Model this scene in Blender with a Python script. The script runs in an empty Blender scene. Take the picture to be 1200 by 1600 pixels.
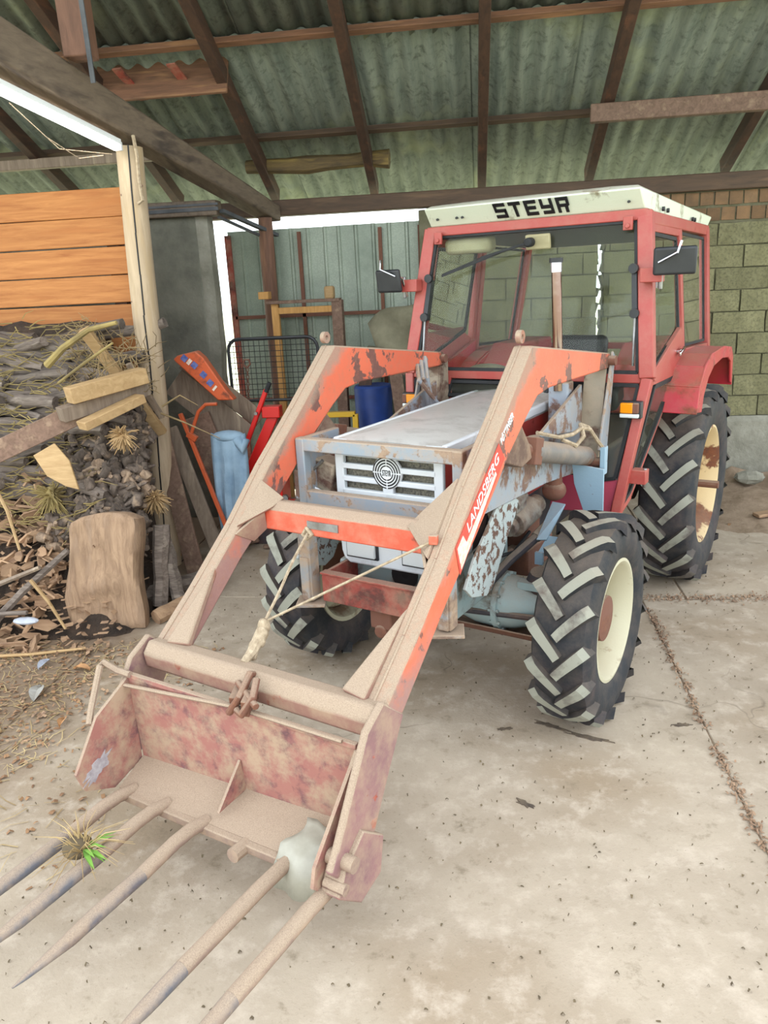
import bpy, bmesh, math, random
from mathutils import Vector, Matrix, noise as mnoise
random.seed(7)
R = math.radians
PI = math.pi
COL = bpy.context.scene.collection

# ------------------------------------------------------------------ camera
cam_d = bpy.data.cameras.new('camera'); cam = bpy.data.objects.new('camera', cam_d); COL.objects.link(cam)
def set_camera(p, r, yaw, h):
    fwd = Vector((-math.sin(yaw)*math.cos(p), math.cos(yaw)*math.cos(p), -math.sin(p)))
    rt = Vector((math.cos(yaw), math.sin(yaw), 0)); up = rt.cross(fwd)
    r2 = rt*math.cos(r)+up*math.sin(r); u2 = up*math.cos(r)-rt*math.sin(r)
    m = Matrix((r2, u2, -fwd)).transposed()
    cam.matrix_world = Matrix.Translation((0, 0, h)) @ m.to_4x4()
set_camera(.291, -.049, .134, 2.244)
cam_d.sensor_fit = 'VERTICAL'; cam_d.sensor_height = 24; cam_d.lens = 24*1200/1600
cam_d.clip_end = 300; cam_d.clip_start = .05
bpy.context.scene.camera = cam
# ------------------------------------------------------------------ world, sun, exposure
world = bpy.data.worlds.new('overcast_sky'); bpy.context.scene.world = world; world.use_nodes = True
wn = world.node_tree.nodes; wl = world.node_tree.links
bg = wn['Background']; bg.inputs[0].default_value = (.90, .96, 1.0, 1); bg.inputs[1].default_value = 3.1
sun_d = bpy.data.lights.new('sun', 'SUN'); sun_d.energy = 5.0; sun_d.angle = R(20); sun_d.color = (1, .95, .88)
sun = bpy.data.objects.new('sun', sun_d); COL.objects.link(sun); sun.rotation_euler = (R(-38), 0, R(12))
vs = bpy.context.scene.view_settings
vs.view_transform = 'Standard'; vs.look = 'None'; vs.gamma = 1; vs.use_curve_mapping = False; vs.exposure = 0.10

# ------------------------------------------------------------------ materials
MATS = {}
def srgb(h):
    h = h.lstrip('#'); v = [int(h[i:i+2], 16)/255 for i in (0, 2, 4)]
    return tuple(((c+.055)/1.055)**2.4 if c > .04045 else c/12.92 for c in v)+(1,)
class N:
    def __init__(s, name):
        s.m = bpy.data.materials.new(name); s.m.use_nodes = True
        s.t = s.m.node_tree; s.n = s.t.nodes; s.b = s.n['Principled BSDF']
        s.tc = s.n.new('ShaderNodeTexCoord'); s.oi = None
    def link(s, a, b): s.t.links.new(a, b)
    def co(s, scale=(1, 1, 1), obj=True, rnd=True):
        mp = s.n.new('ShaderNodeMapping'); mp.inputs['Scale'].default_value = scale
        s.link(s.tc.outputs['Object'], mp.inputs[0])
        if rnd:
            if not s.oi: s.oi = s.n.new('ShaderNodeObjectInfo')
            mu = s.n.new('ShaderNodeVectorMath'); mu.operation = 'SCALE'; mu.inputs[0].default_value = (37, 53, 71)
            s.link(s.oi.outputs['Random'], mu.inputs['Scale']); s.link(mu.outputs[0], mp.inputs['Location'])
        return mp.outputs[0]
    def noise(s, scale, detail=5, rough=.6, vec=None, dist=0):
        nz = s.n.new('ShaderNodeTexNoise'); nz.inputs['Scale'].default_value = scale
        nz.inputs['Detail'].default_value = detail; nz.inputs['Roughness'].default_value = rough; nz.inputs['Distortion'].default_value = dist
        if vec is not None: s.link(vec, nz.inputs['Vector'])
        else: s.link(s.co(), nz.inputs['Vector'])
        return nz.outputs['Fac']
    def ramp(s, fac, a, b, ca=(0, 0, 0, 1), cb=(1, 1, 1, 1), interp='LINEAR'):
        r = s.n.new('ShaderNodeValToRGB'); r.color_ramp.interpolation = interp
        r.color_ramp.elements[0].position = a; r.color_ramp.elements[1].position = b
        r.color_ramp.elements[0].color = ca; r.color_ramp.elements[1].color = cb
        s.link(fac, r.inputs[0]); return r.outputs[0]
    def mix(s, f, a, b, mode='MIX'):
        m = s.n.new('ShaderNodeMix'); m.data_type = 'RGBA'; m.blend_type = mode
        for inp, v in ((m.inputs[0], f), (m.inputs[6], a), (m.inputs[7], b)):
            if hasattr(v, 'links'): s.link(v, inp)
            else: inp.default_value = v
        return m.outputs[2]
    def math(s, op, a, b=0, clamp=False):
        m = s.n.new('ShaderNodeMath'); m.operation = op; m.use_clamp = clamp
        for inp, v in ((m.inputs[0], a), (m.inputs[1], b)):
            if hasattr(v, 'links'): s.link(v, inp)
            else: inp.default_value = v
        return m.outputs[0]
    def up(s):
        g = s.n.new('ShaderNodeNewGeometry'); x = s.n.new('ShaderNodeSeparateXYZ'); s.link(g.outputs['Normal'], x.inputs[0]); return x.outputs[2]
    def color(s, c):
        if hasattr(c, 'links'): s.link(c, s.b.inputs['Base Color'])
        else: s.b.inputs['Base Color'].default_value = c
    def rough(s, v):
        if hasattr(v, 'links'): s.link(v, s.b.inputs['Roughness'])
        else: s.b.inputs['Roughness'].default_value = v
    def bump(s, fac, strength=.4, dist=.01):
        b = s.n.new('ShaderNodeBump'); b.inputs['Strength'].default_value = strength; b.inputs['Distance'].default_value = dist
        s.link(fac, b.inputs['Height']); s.link(b.outputs[0], s.b.inputs['Normal'])
def reg(n, key): MATS[key] = n.m; return n.m
def plain(key, c1, c2=None, scale=8, rough=.7, metal=0, bump=.2, bd=.004, rnd=True):
    n = N(key); c1 = srgb(c1)
    f = n.noise(scale, vec=n.co(rnd=rnd))
    n.color(n.mix(n.ramp(f, .35, .65), c1, srgb(c2)) if c2 else c1)
    n.rough(rough); n.b.inputs['Metallic'].default_value = metal
    if bump: n.bump(n.noise(scale*5, vec=n.co(rnd=rnd)), bump, bd)
    return reg(n, key)
DUST = '#a89581'
def paint(key, base, rust='#7a4a35', rust_lo=.58, rust_hi=.62, dust=.9, dlo=.15, dhi=.45, rough=.45, rscale=5, base2=None, speck=True, dirt=0.0):
    n = N(key)
    c = srgb(base)
    if base2: c = n.mix(n.ramp(n.noise(3), .4, .62), c, srgb(base2))
    rf = n.ramp(n.noise(rscale, 8, .62, dist=.3), rust_lo, rust_hi)
    rc = n.mix(n.noise(40), srgb(rust), srgb('#4c3430'))
    c = n.mix(rf, c, rc)
    if dirt:
        c = n.mix(n.math('MULTIPLY', n.ramp(n.noise(9, 7, .7), .42, .62), dirt), c, srgb('#a8917a'))
    df = n.math('ADD', n.up(), n.math('MULTIPLY', n.math('SUBTRACT', n.noise(14, 6), .5), .7))
    df = n.math('MULTIPLY', n.ramp(df, dlo, dhi), dust)
    if speck:
        dc = n.mix(n.ramp(n.noise(260, 3, .7), .35, .75), srgb(DUST), srgb('#83705f'))
    else: dc = srgb(DUST)
    c = n.mix(df, c, dc)
    n.color(c)
    rr = n.mix(n.math('MAXIMUM', rf, df), (rough,)*3+(1,), (.9, .9, .9, 1)); n.rough(rr)
    n.bump(n.math('ADD', rf, n.noise(90)), .25, .004)
    return reg(n, key)
def wood(key, c1, c2, c3=None, scale=3, stretch=(1, 9, 9), rough=.75, knots=True, bump=.3, spread=.25):
    n = N(key)
    v = n.co(stretch)
    f = n.noise(scale, 7, .65, v, .6)
    c = n.mix(n.ramp(f, .3, .7), srgb(c1), srgb(c2))
    if c3: c = n.mix(n.ramp(n.noise(scale*.5, 3, vec=v), .55, .7), c, srgb(c3))
    # per piece variation
    if not n.oi: n.co()
    h = n.n.new('ShaderNodeHueSaturation'); n.link(c, h.inputs['Color'])
    mr = n.n.new('ShaderNodeMapRange'); n.link(n.oi.outputs['Random'], mr.inputs[0]); mr.inputs[3].default_value = 1-spread; mr.inputs[4].default_value = 1+spread
    n.link(mr.outputs[0], h.inputs['Value']); n.color(h.outputs[0]); n.rough(rough)
    n.bump(f, bump, .01)
    return reg(n, key)

paint('arm_orange', '#d9694a', rust='#7d4a3e', rust_lo=.56, rust_hi=.585, dust=.95, dlo=.2, dhi=.4, rscale=4)
paint('lower_arm', '#8f6a69', rust='#c4644e', rust_lo=.62, rust_hi=.65, dust=.95, dlo=.15, dhi=.35, base2='#7d5c60', rscale=7, dirt=.6)
paint('cross_orange', '#c9523a', rust='#8a4a3a', rust_lo=.57, rust_hi=.62, dust=.97, dlo=.1, dhi=.4, dirt=.3)
paint('cross_dusty', '#8f6b60', rust='#b9553f', rust_lo=.62, rust_hi=.65, dust=.97, dlo=-.1, dhi=.3, dirt=.6)
paint('bucket_red', '#96635c', rust='#835c62', rust_lo=.48, rust_hi=.68, dust=.9, dlo=.3, dhi=.7, base2='#9c6a60', dirt=.9, rough=.85, rscale=15)
paint('tine_steel', '#5f6068', rust='#6c5a58', rust_lo=.5, rust_hi=.7, dust=.8, dlo=.2, dhi=.9, dirt=.5, rough=.55, rscale=3)
paint('tine_root', '#8a7468', rust='#6b4348', rust_lo=.6, rust_hi=.7, dust=.95, dlo=-.1, dhi=.4, dirt=.7, rough=.9)
paint('guard_dusty', '#8b8f92', rust='#a08a78', rust_lo=.47, rust_hi=.55, dust=.9, dlo=.1, dhi=.5, dirt=.9, rscale=7)
paint('guard_blue', '#85909b', rust='#9c8472', rust_lo=.545, rust_hi=.58, dust=.9, dlo=.1, dhi=.5, dirt=.6, rscale=9)
paint('plate_blue', '#8aa5b8', rust='#7a5a48', rust_lo=.66, rust_hi=.69, dust=.5, dlo=.4, dhi=.9, rscale=9)
paint('frame_gray', '#8d97a3', rust='#8a6e60', rust_lo=.5, rust_hi=.56, dust=.9, dlo=.2, dhi=.6, dirt=.3, rscale=6)
paint('plate_beige', '#8f8574', rust='#5c4236', rust_lo=.5, rust_hi=.6, dust=.7, dlo=.2, dhi=.7, dirt=.3, rscale=5)
paint('spotted_plate', '#a4adae', rust='#6c5140', rust_lo=.52, rust_hi=.56, dust=.4, dlo=.3, dhi=.9, rscale=22)
paint('cab_red', '#a34640', rust='#8c3a34', rust_lo=.66, rust_hi=.72, dust=.35, dlo=.3, dhi=1., dirt=.12, rough=.4)
paint('fender_red', '#a83e34', rust='#a3543c', rust_lo=.55, rust_hi=.66, dust=.4, dlo=.3, dhi=1., rough=.4, base2='#b0293a')
paint('panel_pink', '#b0455a', rust='#8c3a34', rust_lo=.7, rust_hi=.75, dust=.3, dlo=.4, dhi=1., rough=.45)
paint('hood_red', '#a5372e', rust='#7c3028', rust_lo=.6, rust_hi=.7, dust=.5, dlo=.3, dhi=1., rough=.45)
paint('hood_white', '#d3d9de', rust='#c8c8c4', rust_lo=.6, rust_hi=.8, dust=0, dlo=.9, dhi=1.3, rough=.3, speck=False)
paint('hood_top', '#b4b2ae', rust='#a8a49c', rust_lo=.5, rust_hi=.8, dust=0, dlo=.9, dhi=1.3, rough=.28, speck=False)
paint('roof_white', '#d5dccb', rust='#a8a486', rust_lo=.58, rust_hi=.68, dust=.5, dlo=.6, dhi=1.2, rough=.4, speck=False)
paint('tray_red', '#8f3f35', rust='#6a3a32', rust_lo=.5, rust_hi=.6, dust=.6, dlo=.4, dhi=.9, dirt=.35, rough=.7)
paint('axle_blue', '#8fa3a6', rust='#6f6a5c', rust_lo=.55, rust_hi=.65, dust=.55, dlo=.3, dhi=1., dirt=.15, rough=.45)
paint('rim_cream', '#b8b39a', rust='#8f6a44', rust_lo=.57, rust_hi=.68, dust=.3, dlo=.4, dhi=1., rough=.6, speck=False)
paint('rim_rusty', '#cdb68c', rust='#8a5230', rust_lo=.52, rust_hi=.58, dust=.3, dlo=.4, dhi=1., rough=.7, speck=False)
paint('tyre_rubber', '#1d2127', rust='#3c4148', rust_lo=.5, rust_hi=.8, dust=.25, dlo=.3, dhi=1.1, dirt=.08, rough=.75, rscale=4)
paint('lug_top', '#8f9084', rust='#6f716b', rust_lo=.5, rust_hi=.65, dust=.3, dlo=.5, dhi=1.1, rough=.85)
paint('cylinder_metal', '#6e6a68', rust='#8a6a50', rust_lo=.5, rust_hi=.6, dust=.8, dlo=.3, dhi=.8, dirt=.3, rough=.5)
paint('engine_grime', '#7d7870', rust='#5a4e48', rust_lo=.45, rust_hi=.6, dust=.6, dlo=.3, dhi=.9, dirt=.25, rough=.7, rscale=10)
paint('dark_grime', '#37343a', rust='#5a4a44', rust_lo=.5, rust_hi=.65, dust=.5, dlo=.3, dhi=.9, rough=.8)
paint('rust_brown', '#6f4a3c', rust='#8a5a40', rust_lo=.5, rust_hi=.6, dust=.6, dlo=.3, dhi=.8, rough=.85)
paint('dark_rust', '#5f4a40', rust='#7d5a48', rust_lo=.5, rust_hi=.6, dust=.6, dlo=.3, dhi=.8, dirt=.4, rough=.85)
paint('machine_red', '#d3201c', rust='#8c2a22', rust_lo=.66, rust_hi=.7, dust=.3, dlo=.5, dhi=1., rough=.4)
paint('tool_orange', '#c4572c', rust='#8c4a2c', rust_lo=.6, rust_hi=.7, dust=.5, dlo=.3, dhi=1., rough=.55)
paint('yellow_paint', '#c9a01c', rust='#7a5a2c', rust_lo=.6, rust_hi=.66, dust=.4, dlo=.4, dhi=1., rough=.5)
plain('black_rubber', '#15171a', '#26282b', 12, .7)
plain('black_plastic', '#1d1f24', '#2a2c30', 6, .45, bump=0)
plain('black_print', '#15171b', None, rough=.5, bump=0)
plain('white_print', '#e6dccf', '#c9ab98', 40, rough=.7, bump=0)
plain('red_print', '#c2483a', None, rough=.7, bump=0)
plain('blue_print', '#3a4a8c', '#6a74a8', 30, rough=.6, bump=0)
plain('sticker_white', '#dfe3e6', None, rough=.5, bump=0)
plain('chrome', '#c9cbd0', None, rough=.12, metal=1, bump=0)
plain('exhaust_metal', '#9c948c', '#7c6458', 3, .2, 1, bump=0)
plain('steel', '#a3a6aa', '#7f7d7a', 10, .4, .8)
plain('radiator', '#4c4a44', '#85806f', 90, .8, bump=.6)
plain('rope', '#b5a48c', '#8d7c66', 40, .95, bump=.6)
plain('cloth_blue', '#9ab4c8', '#7f9ab2', 5, .95, bump=.4, bd=.01)
plain('sack', '#8c8872', '#6f6b58', 4, .9, bump=.3, bd=.01)
plain('plastic_sheet', '#a09d90', '#8a877a', 6, .35, bump=.3)
plain('plaster', '#7d7c70', '#5d5d54', 3, .95, bump=.7, bd=.02)
plain('plaster_light', '#9a988c', '#7a786c', 4, .95, bump=.7, bd=.02)
plain('mortar', '#6f6c58', '#57553f', 6, .95, bump=.6, bd=.01)
plain('drum_blue', '#1f3f86', '#16306a', 3, .5)
plain('litter_straw', '#c2ab7c', '#8f7750', 3, .9, bump=0)
plain('crumbs', '#4f4436', '#6e6048', 3, .95, bump=0)
plain('twigs', '#9a8560', '#6d5a3e', 3, .9, bump=0)
plain('brush_khaki', '#a08d58', '#6f6140', 3, .9, bump=0)
plain('grass_green', '#7fae45', '#5f8a35', 3, .7, bump=0)
plain('dry_leaf', '#b98a5c', '#8f6b4a', 9, .9, bump=.3)
plain('gray_leaf', '#a8a6a0', '#8c877f', 9, .9, bump=.3)
plain('leaf_brown', '#7f6450', '#9c826a', 5, .95, bump=0)
plain('damp_mud', '#4a4038', '#6a5c4c', 20, .8)
plain('gray_scrape', '#aaa6aa', '#8e868c', 40, .7)
plain('foil', '#c3c8d4', '#9ba0ac', 9, .4, bump=.4)
plain('heap_dirt', '#4a3b30', '#2e2620', 9, .98, bump=.8, bd=.03)
plain('ground_earth', '#c4c2a8', '#aab08c', 1, .95, bump=0)
plain('dusty_soil', '#9c8874', '#7f6c58', 7, .98, bump=.8, bd=.01)
plain('bark_chip', '#9c7856', '#7a5a42', 6, .9)
plain('lead_gray', '#55585c', '#3c3f44', 6, .7)
plain('beige_panel', '#b3ac8c', '#98906f', 5, .6)
wood('plank_orange', '#b97e48', '#94592c', '#a86a38', 2.2, (1, 12, 12), spread=.08)
wood('rafter_wood', '#4c3428', '#33241e', '#5c3c2c', 3, (6, 1, 6), spread=.15)
wood('purlin_wood', '#875f48', '#5c4232', '#99704f', 3, (1, 9, 9), spread=.2)
wood('beam_wood', '#78695a', '#5a4d42', '#463c36', 2.5, (8, 1, 8), spread=.1)
wood('plate_wood', '#5a4636', '#40332a', '#6a5440', 2.5, (1, 8, 8), spread=.1)
wood('post_wood', '#c2ad92', '#a8947a', '#b39c7c', 3, (8, 8, 1), spread=.03)
wood('rough_log', '#6f5c38', '#3a3026', '#8a7440', 3, (1, 6, 6), spread=.1)
wood('king_wood', '#7d5a48', '#573d30', '#8c664e', 2, (8, 8, 1), spread=.05)
wood('brown_board', '#84695a', '#604a3c', '#927a66', 3, (9, 1, 9), spread=.2)
wood('cut_wood', '#b89a70', '#96784f', '#a88860', 4, (1, 6, 6), spread=.12)
wood('light_post', '#c99a5c', '#a87a40', None, 3, (8, 8, 1), spread=.05)
wood('bark_gray', '#7d7168', '#4a4039', '#8f8378', 5, (1, 7, 7), rough=.95, bump=.9, spread=.3)
wood('root_bark', '#786a60', '#40372f', '#94806c', 9, (2, 4, 4), rough=.95, bump=.9, spread=.3)
wood('root_pale', '#a8927c', '#75604f', '#b89c80', 9, (2, 4, 4), rough=.95, bump=.9, spread=.25)
wood('chip_wood', '#b09172', '#8a6c54', '#7d6350', 5, (1, 5, 5), rough=.9, spread=.28)
wood('slab_wood', '#ad9074', '#7f6550', '#99806a', 4, (7, 7, 1.2), rough=.9, bump=.8, spread=.02)
wood('gray_board', '#8c7c6c', '#6a5a4c', '#9c8c78', 3, (8, 8, 1), spread=.15)
def arm_material(key, base, low):
    # painted arm: dust washed over from the front edge, lower part scoured and dusty
    n = N(key); v0 = n.co(rnd=False)
    sp = n.n.new('ShaderNodeSeparateXYZ'); n.link(n.tc.outputs['Object'], sp.inputs[0])
    c = srgb(base)
    rf = n.ramp(n.noise(5, 8, .62, dist=.3), .585, .60)
    c = n.mix(n.ramp(n.noise(2.2), .4, .7), c, srgb('#c95f45'))
    rc = n.mix(n.noise(40), srgb('#7d4f45'), srgb('#5c4340')); c = n.mix(rf, c, rc)
    off = n.math('SUBTRACT', n.math('MULTIPLY', n.math('ADD', sp.outputs[1], 1.45), .619), n.math('MULTIPLY', n.math('SUBTRACT', sp.outputs[2], 1.13), .785))
    nz = n.math('MULTIPLY', n.math('SUBTRACT', n.noise(11, 7, .7), .5), .16)
    band = n.ramp(n.math('ADD', off, nz), .105, .15, (1, 1, 1, 1), (0, 0, 0, 1))
    mauve = n.mix(n.noise(60, 4), srgb('#9c8078'), srgb('#8a6a6a'))
    zz = n.math('MULTIPLY', n.math('ADD', sp.outputs[2], n.math('MULTIPLY', n.math('SUBTRACT', n.noise(7, 8, .7), .5), low[2])), .5)
    lowf = n.math('MULTIPLY', n.ramp(zz, low[0]/2, low[1]/2, (1, 1, 1, 1), (0, 0, 0, 1)), .9)
    c = n.mix(lowf, c, mauve)
    c = n.mix(n.math('MULTIPLY', band, .85), c, n.mix(n.noise(200, 3), srgb('#a8917e'), srgb('#836f66')))
    df = n.math('ADD', n.up(), n.math('MULTIPLY', n.math('SUBTRACT', n.noise(14, 6), .5), .5)); df = n.math('MULTIPLY', n.ramp(df, .2, .4), .95)
    c = n.mix(df, c, n.mix(n.ramp(n.noise(260, 3, .7), .35, .75), srgb(DUST), srgb('#83705f')))
    rear = n.ramp(n.math('ADD', sp.outputs[1], n.math('MULTIPLY', n.math('SUBTRACT', n.noise(9, 8, .7), .5), .9)), .72, .80)
    c = n.mix(rear, c, srgb('#5f463c'))
    c = n.mix(n.math('MULTIPLY', n.ramp(n.noise(28, 8, .75), .5, .68), .45), c, srgb('#a3765f'))
    n.color(c); n.rough(n.mix(n.math('MAXIMUM', df, band), (.5, .5, .5, 1), (.9, .9, .9, 1))); n.bump(n.math('ADD', rf, n.noise(90)), .25, .004); reg(n, key)
def special():
    arm_material('arm_orange', '#d36a4d', (.80, .98, .5)); arm_material('arm_orange_worn', '#d36a4d', (1.10, 1.32, .9))
    # asbestos cement roof sheets
    n = N('roof_sheet'); v = n.co((5, .6, 1))
    f = n.noise(2.2, 6, .65, v); f2 = n.noise(14, 5, .7)
    c = n.mix(n.ramp(f, .3, .7), srgb('#59615b'), srgb('#858b80'))
    c = n.mix(n.ramp(f2, .5, .75), c, srgb('#464a43'))
    c = n.mix(n.ramp(n.noise(1.2, 4), .55, .75), c, srgb('#8f9478'))
    n.color(c); n.rough(.95); n.bump(f2, .3, .01); reg(n, 'roof_sheet')
    # galvanised gate sheet
    n = N('galvanised'); vo = n.n.new('ShaderNodeTexVoronoi'); vo.inputs['Scale'].default_value = 60; n.link(n.co(), vo.inputs['Vector'])
    c = n.mix(n.ramp(vo.outputs['Distance'], .2, .7), srgb('#9ea89a'), srgb('#929d90'))
    c = n.mix(n.ramp(n.noise(2, 5), .4, .75), c, srgb('#768276')); n.color(c); n.rough(.5); n.b.inputs['Metallic'].default_value = .1; reg(n, 'galvanised')
    # concrete blocks
    n = N('block_concrete'); f = n.noise(5, 7, .65); f2 = n.noise(45, 5, .7)
    c = n.mix(n.ramp(f, .3, .7), srgb('#8a8767'), srgb('#706d50')); c = n.mix(n.ramp(f2, .45, .75), c, srgb('#54523f'))
    h = n.n.new('ShaderNodeHueSaturation'); n.link(c, h.inputs['Color'])
    mr = n.n.new('ShaderNodeMapRange'); n.link(n.oi.outputs['Random'], mr.inputs[0]); mr.inputs[3].default_value = .85; mr.inputs[4].default_value = 1.12
    n.link(mr.outputs[0], h.inputs['Value']); n.color(h.outputs[0]); n.rough(.95); n.bump(f2, .6, .012); reg(n, 'block_concrete')
    n = N('brick_clay'); f = n.noise(6, 6); c = n.mix(n.ramp(f, .35, .7), srgb('#83664a'), srgb('#655340'))
    h = n.n.new('ShaderNodeHueSaturation'); n.link(c, h.inputs['Color'])
    mr = n.n.new('ShaderNodeMapRange'); n.link(n.oi.outputs['Random'], mr.inputs[0]); mr.inputs[3].default_value = .75; mr.inputs[4].default_value = 1.2
    n.link(mr.outputs[0], h.inputs['Value']); n.color(h.outputs[0]); n.rough(.95); n.bump(n.noise(40), .5, .01); reg(n, 'brick_clay')
    # floor concrete
    n = N('floor_concrete'); v = n.co(rnd=False)
    f = n.noise(.9, 6, .6, v); f2 = n.noise(7, 8, .7, v); f3 = n.noise(60, 5, .7, v)
    c = n.mix(n.ramp(f, .35, .65), srgb('#b0a290'), srgb('#968877'))
    c = n.mix(n.ramp(n.noise(.7, 3, .5, n.co((1, 1.3, 1), rnd=False)), .48, .66), c, srgb('#92806a'))
    c = n.mix(n.ramp(f2, .5, .75), c, srgb('#beb0a0'))
    c = n.mix(n.math('MULTIPLY', n.ramp(f2, .28, .42, (1, 1, 1, 1), (0, 0, 0, 1)), .8), c, srgb('#776a56'))
    c = n.mix(n.math('MULTIPLY', n.ramp(f3, .62, .7), .6), c, srgb('#6c6354'))
    # dirt carpet on the firewood side
    gp = n.n.new('ShaderNodeNewGeometry'); sx = n.n.new('ShaderNodeSeparateXYZ'); n.link(gp.outputs['Position'], sx.inputs[0])
    d = n.math('MULTIPLY', n.math('ADD', n.math('ADD', sx.outputs[0], 2.15), n.math('MULTIPLY', n.math('SUBTRACT', n.noise(3, 6, .6, v), .5), 1.2)), -1.0)
    d2 = n.math('MULTIPLY', n.ramp(d, -.1, .45), .85)
    c = n.mix(d2, c, n.mix(f2, srgb('#86705a'), srgb('#64513f')))
    # cracks
    vo = n.n.new('ShaderNodeTexVoronoi'); vo.feature = 'DISTANCE_TO_EDGE'; vo.inputs['Scale'].default_value = .45
    wv = n.n.new('ShaderNodeVectorMath'); wv.operation = 'ADD'; nv = n.n.new('ShaderNodeTexNoise'); nv.inputs['Scale'].default_value = 3; n.link(v, nv.inputs[0])
    sc = n.n.new('ShaderNodeVectorMath'); sc.operation = 'SCALE'; sc.inputs['Scale'].default_value = .5; n.link(nv.outputs['Color'], sc.inputs[0])
    n.link(v, wv.inputs[0]); n.link(sc.outputs[0], wv.inputs[1]); n.link(wv.outputs[0], vo.inputs['Vector'])
    cr = n.ramp(vo.outputs['Distance'], .0, .0022, (1, 1, 1, 1), (0, 0, 0, 1)); c = n.mix(n.math('MULTIPLY', n.math('MULTIPLY', cr, .55), n.ramp(n.noise(1.1, 3, .5, v), .5, .6)), c, srgb('#4c4336'))
    n.color(c); n.rough(.9); n.bump(n.math('ADD', f2, n.math('MULTIPLY', f3, .6)), .35, .012); reg(n, 'floor_concrete')
    # glass
    for key, dirt, tint in (('cab_glass', .03, (.93, .97, .94, 1)), ('side_glass', .07, (.8, .86, .83, 1)), ('mirror_glass', 0, None)):
        n = N(key); n.n.remove(n.b); out = n.n['Material Output']
        tr = n.n.new('ShaderNodeBsdfTransparent'); gl = n.n.new('ShaderNodeBsdfGlossy'); gl.inputs['Roughness'].default_value = .03
        if tint: tr.inputs[0].default_value = tint
        fr = n.n.new('ShaderNodeFresnel'); fr.inputs[0].default_value = 1.28
        ms = n.n.new('ShaderNodeMixShader'); n.link(fr.outputs[0], ms.inputs[0]); n.link(tr.outputs[0], ms.inputs[1]); n.link(gl.outputs[0], ms.inputs[2])
        df = n.n.new('ShaderNodeBsdfDiffuse'); df.inputs[0].default_value = srgb('#a8a896')
        m2 = n.n.new('ShaderNodeMixShader'); n.link(n.math('MULTIPLY', n.noise(3, 5), dirt*2), m2.inputs[0]); n.link(ms.outputs[0], m2.inputs[1]); n.link(df.outputs[0], m2.inputs[2])
        n.link(m2.outputs[0], out.inputs[0]); reg(n, key)
    n = N('amber_lens'); n.color(srgb('#e08a10')); n.rough(.15); n.b.inputs['Emission Color'].default_value = srgb('#e08a10'); n.b.inputs['Emission Strength'].default_value = 0; reg(n, 'amber_lens')
    n = N('lamp_lens'); n.color(srgb('#d3dadd')); n.rough(.08); n.b.inputs['Metallic'].default_value = .15
    n.bump(n.noise(60), .3, .004); reg(n, 'lamp_lens')
    n = N('tube_glow'); n.b.inputs['Emission Color'].default_value = (1, .98, .93, 1); n.b.inputs['Emission Strength'].default_value = 20; reg(n, 'tube_glow')
special()
M = MATS

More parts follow.
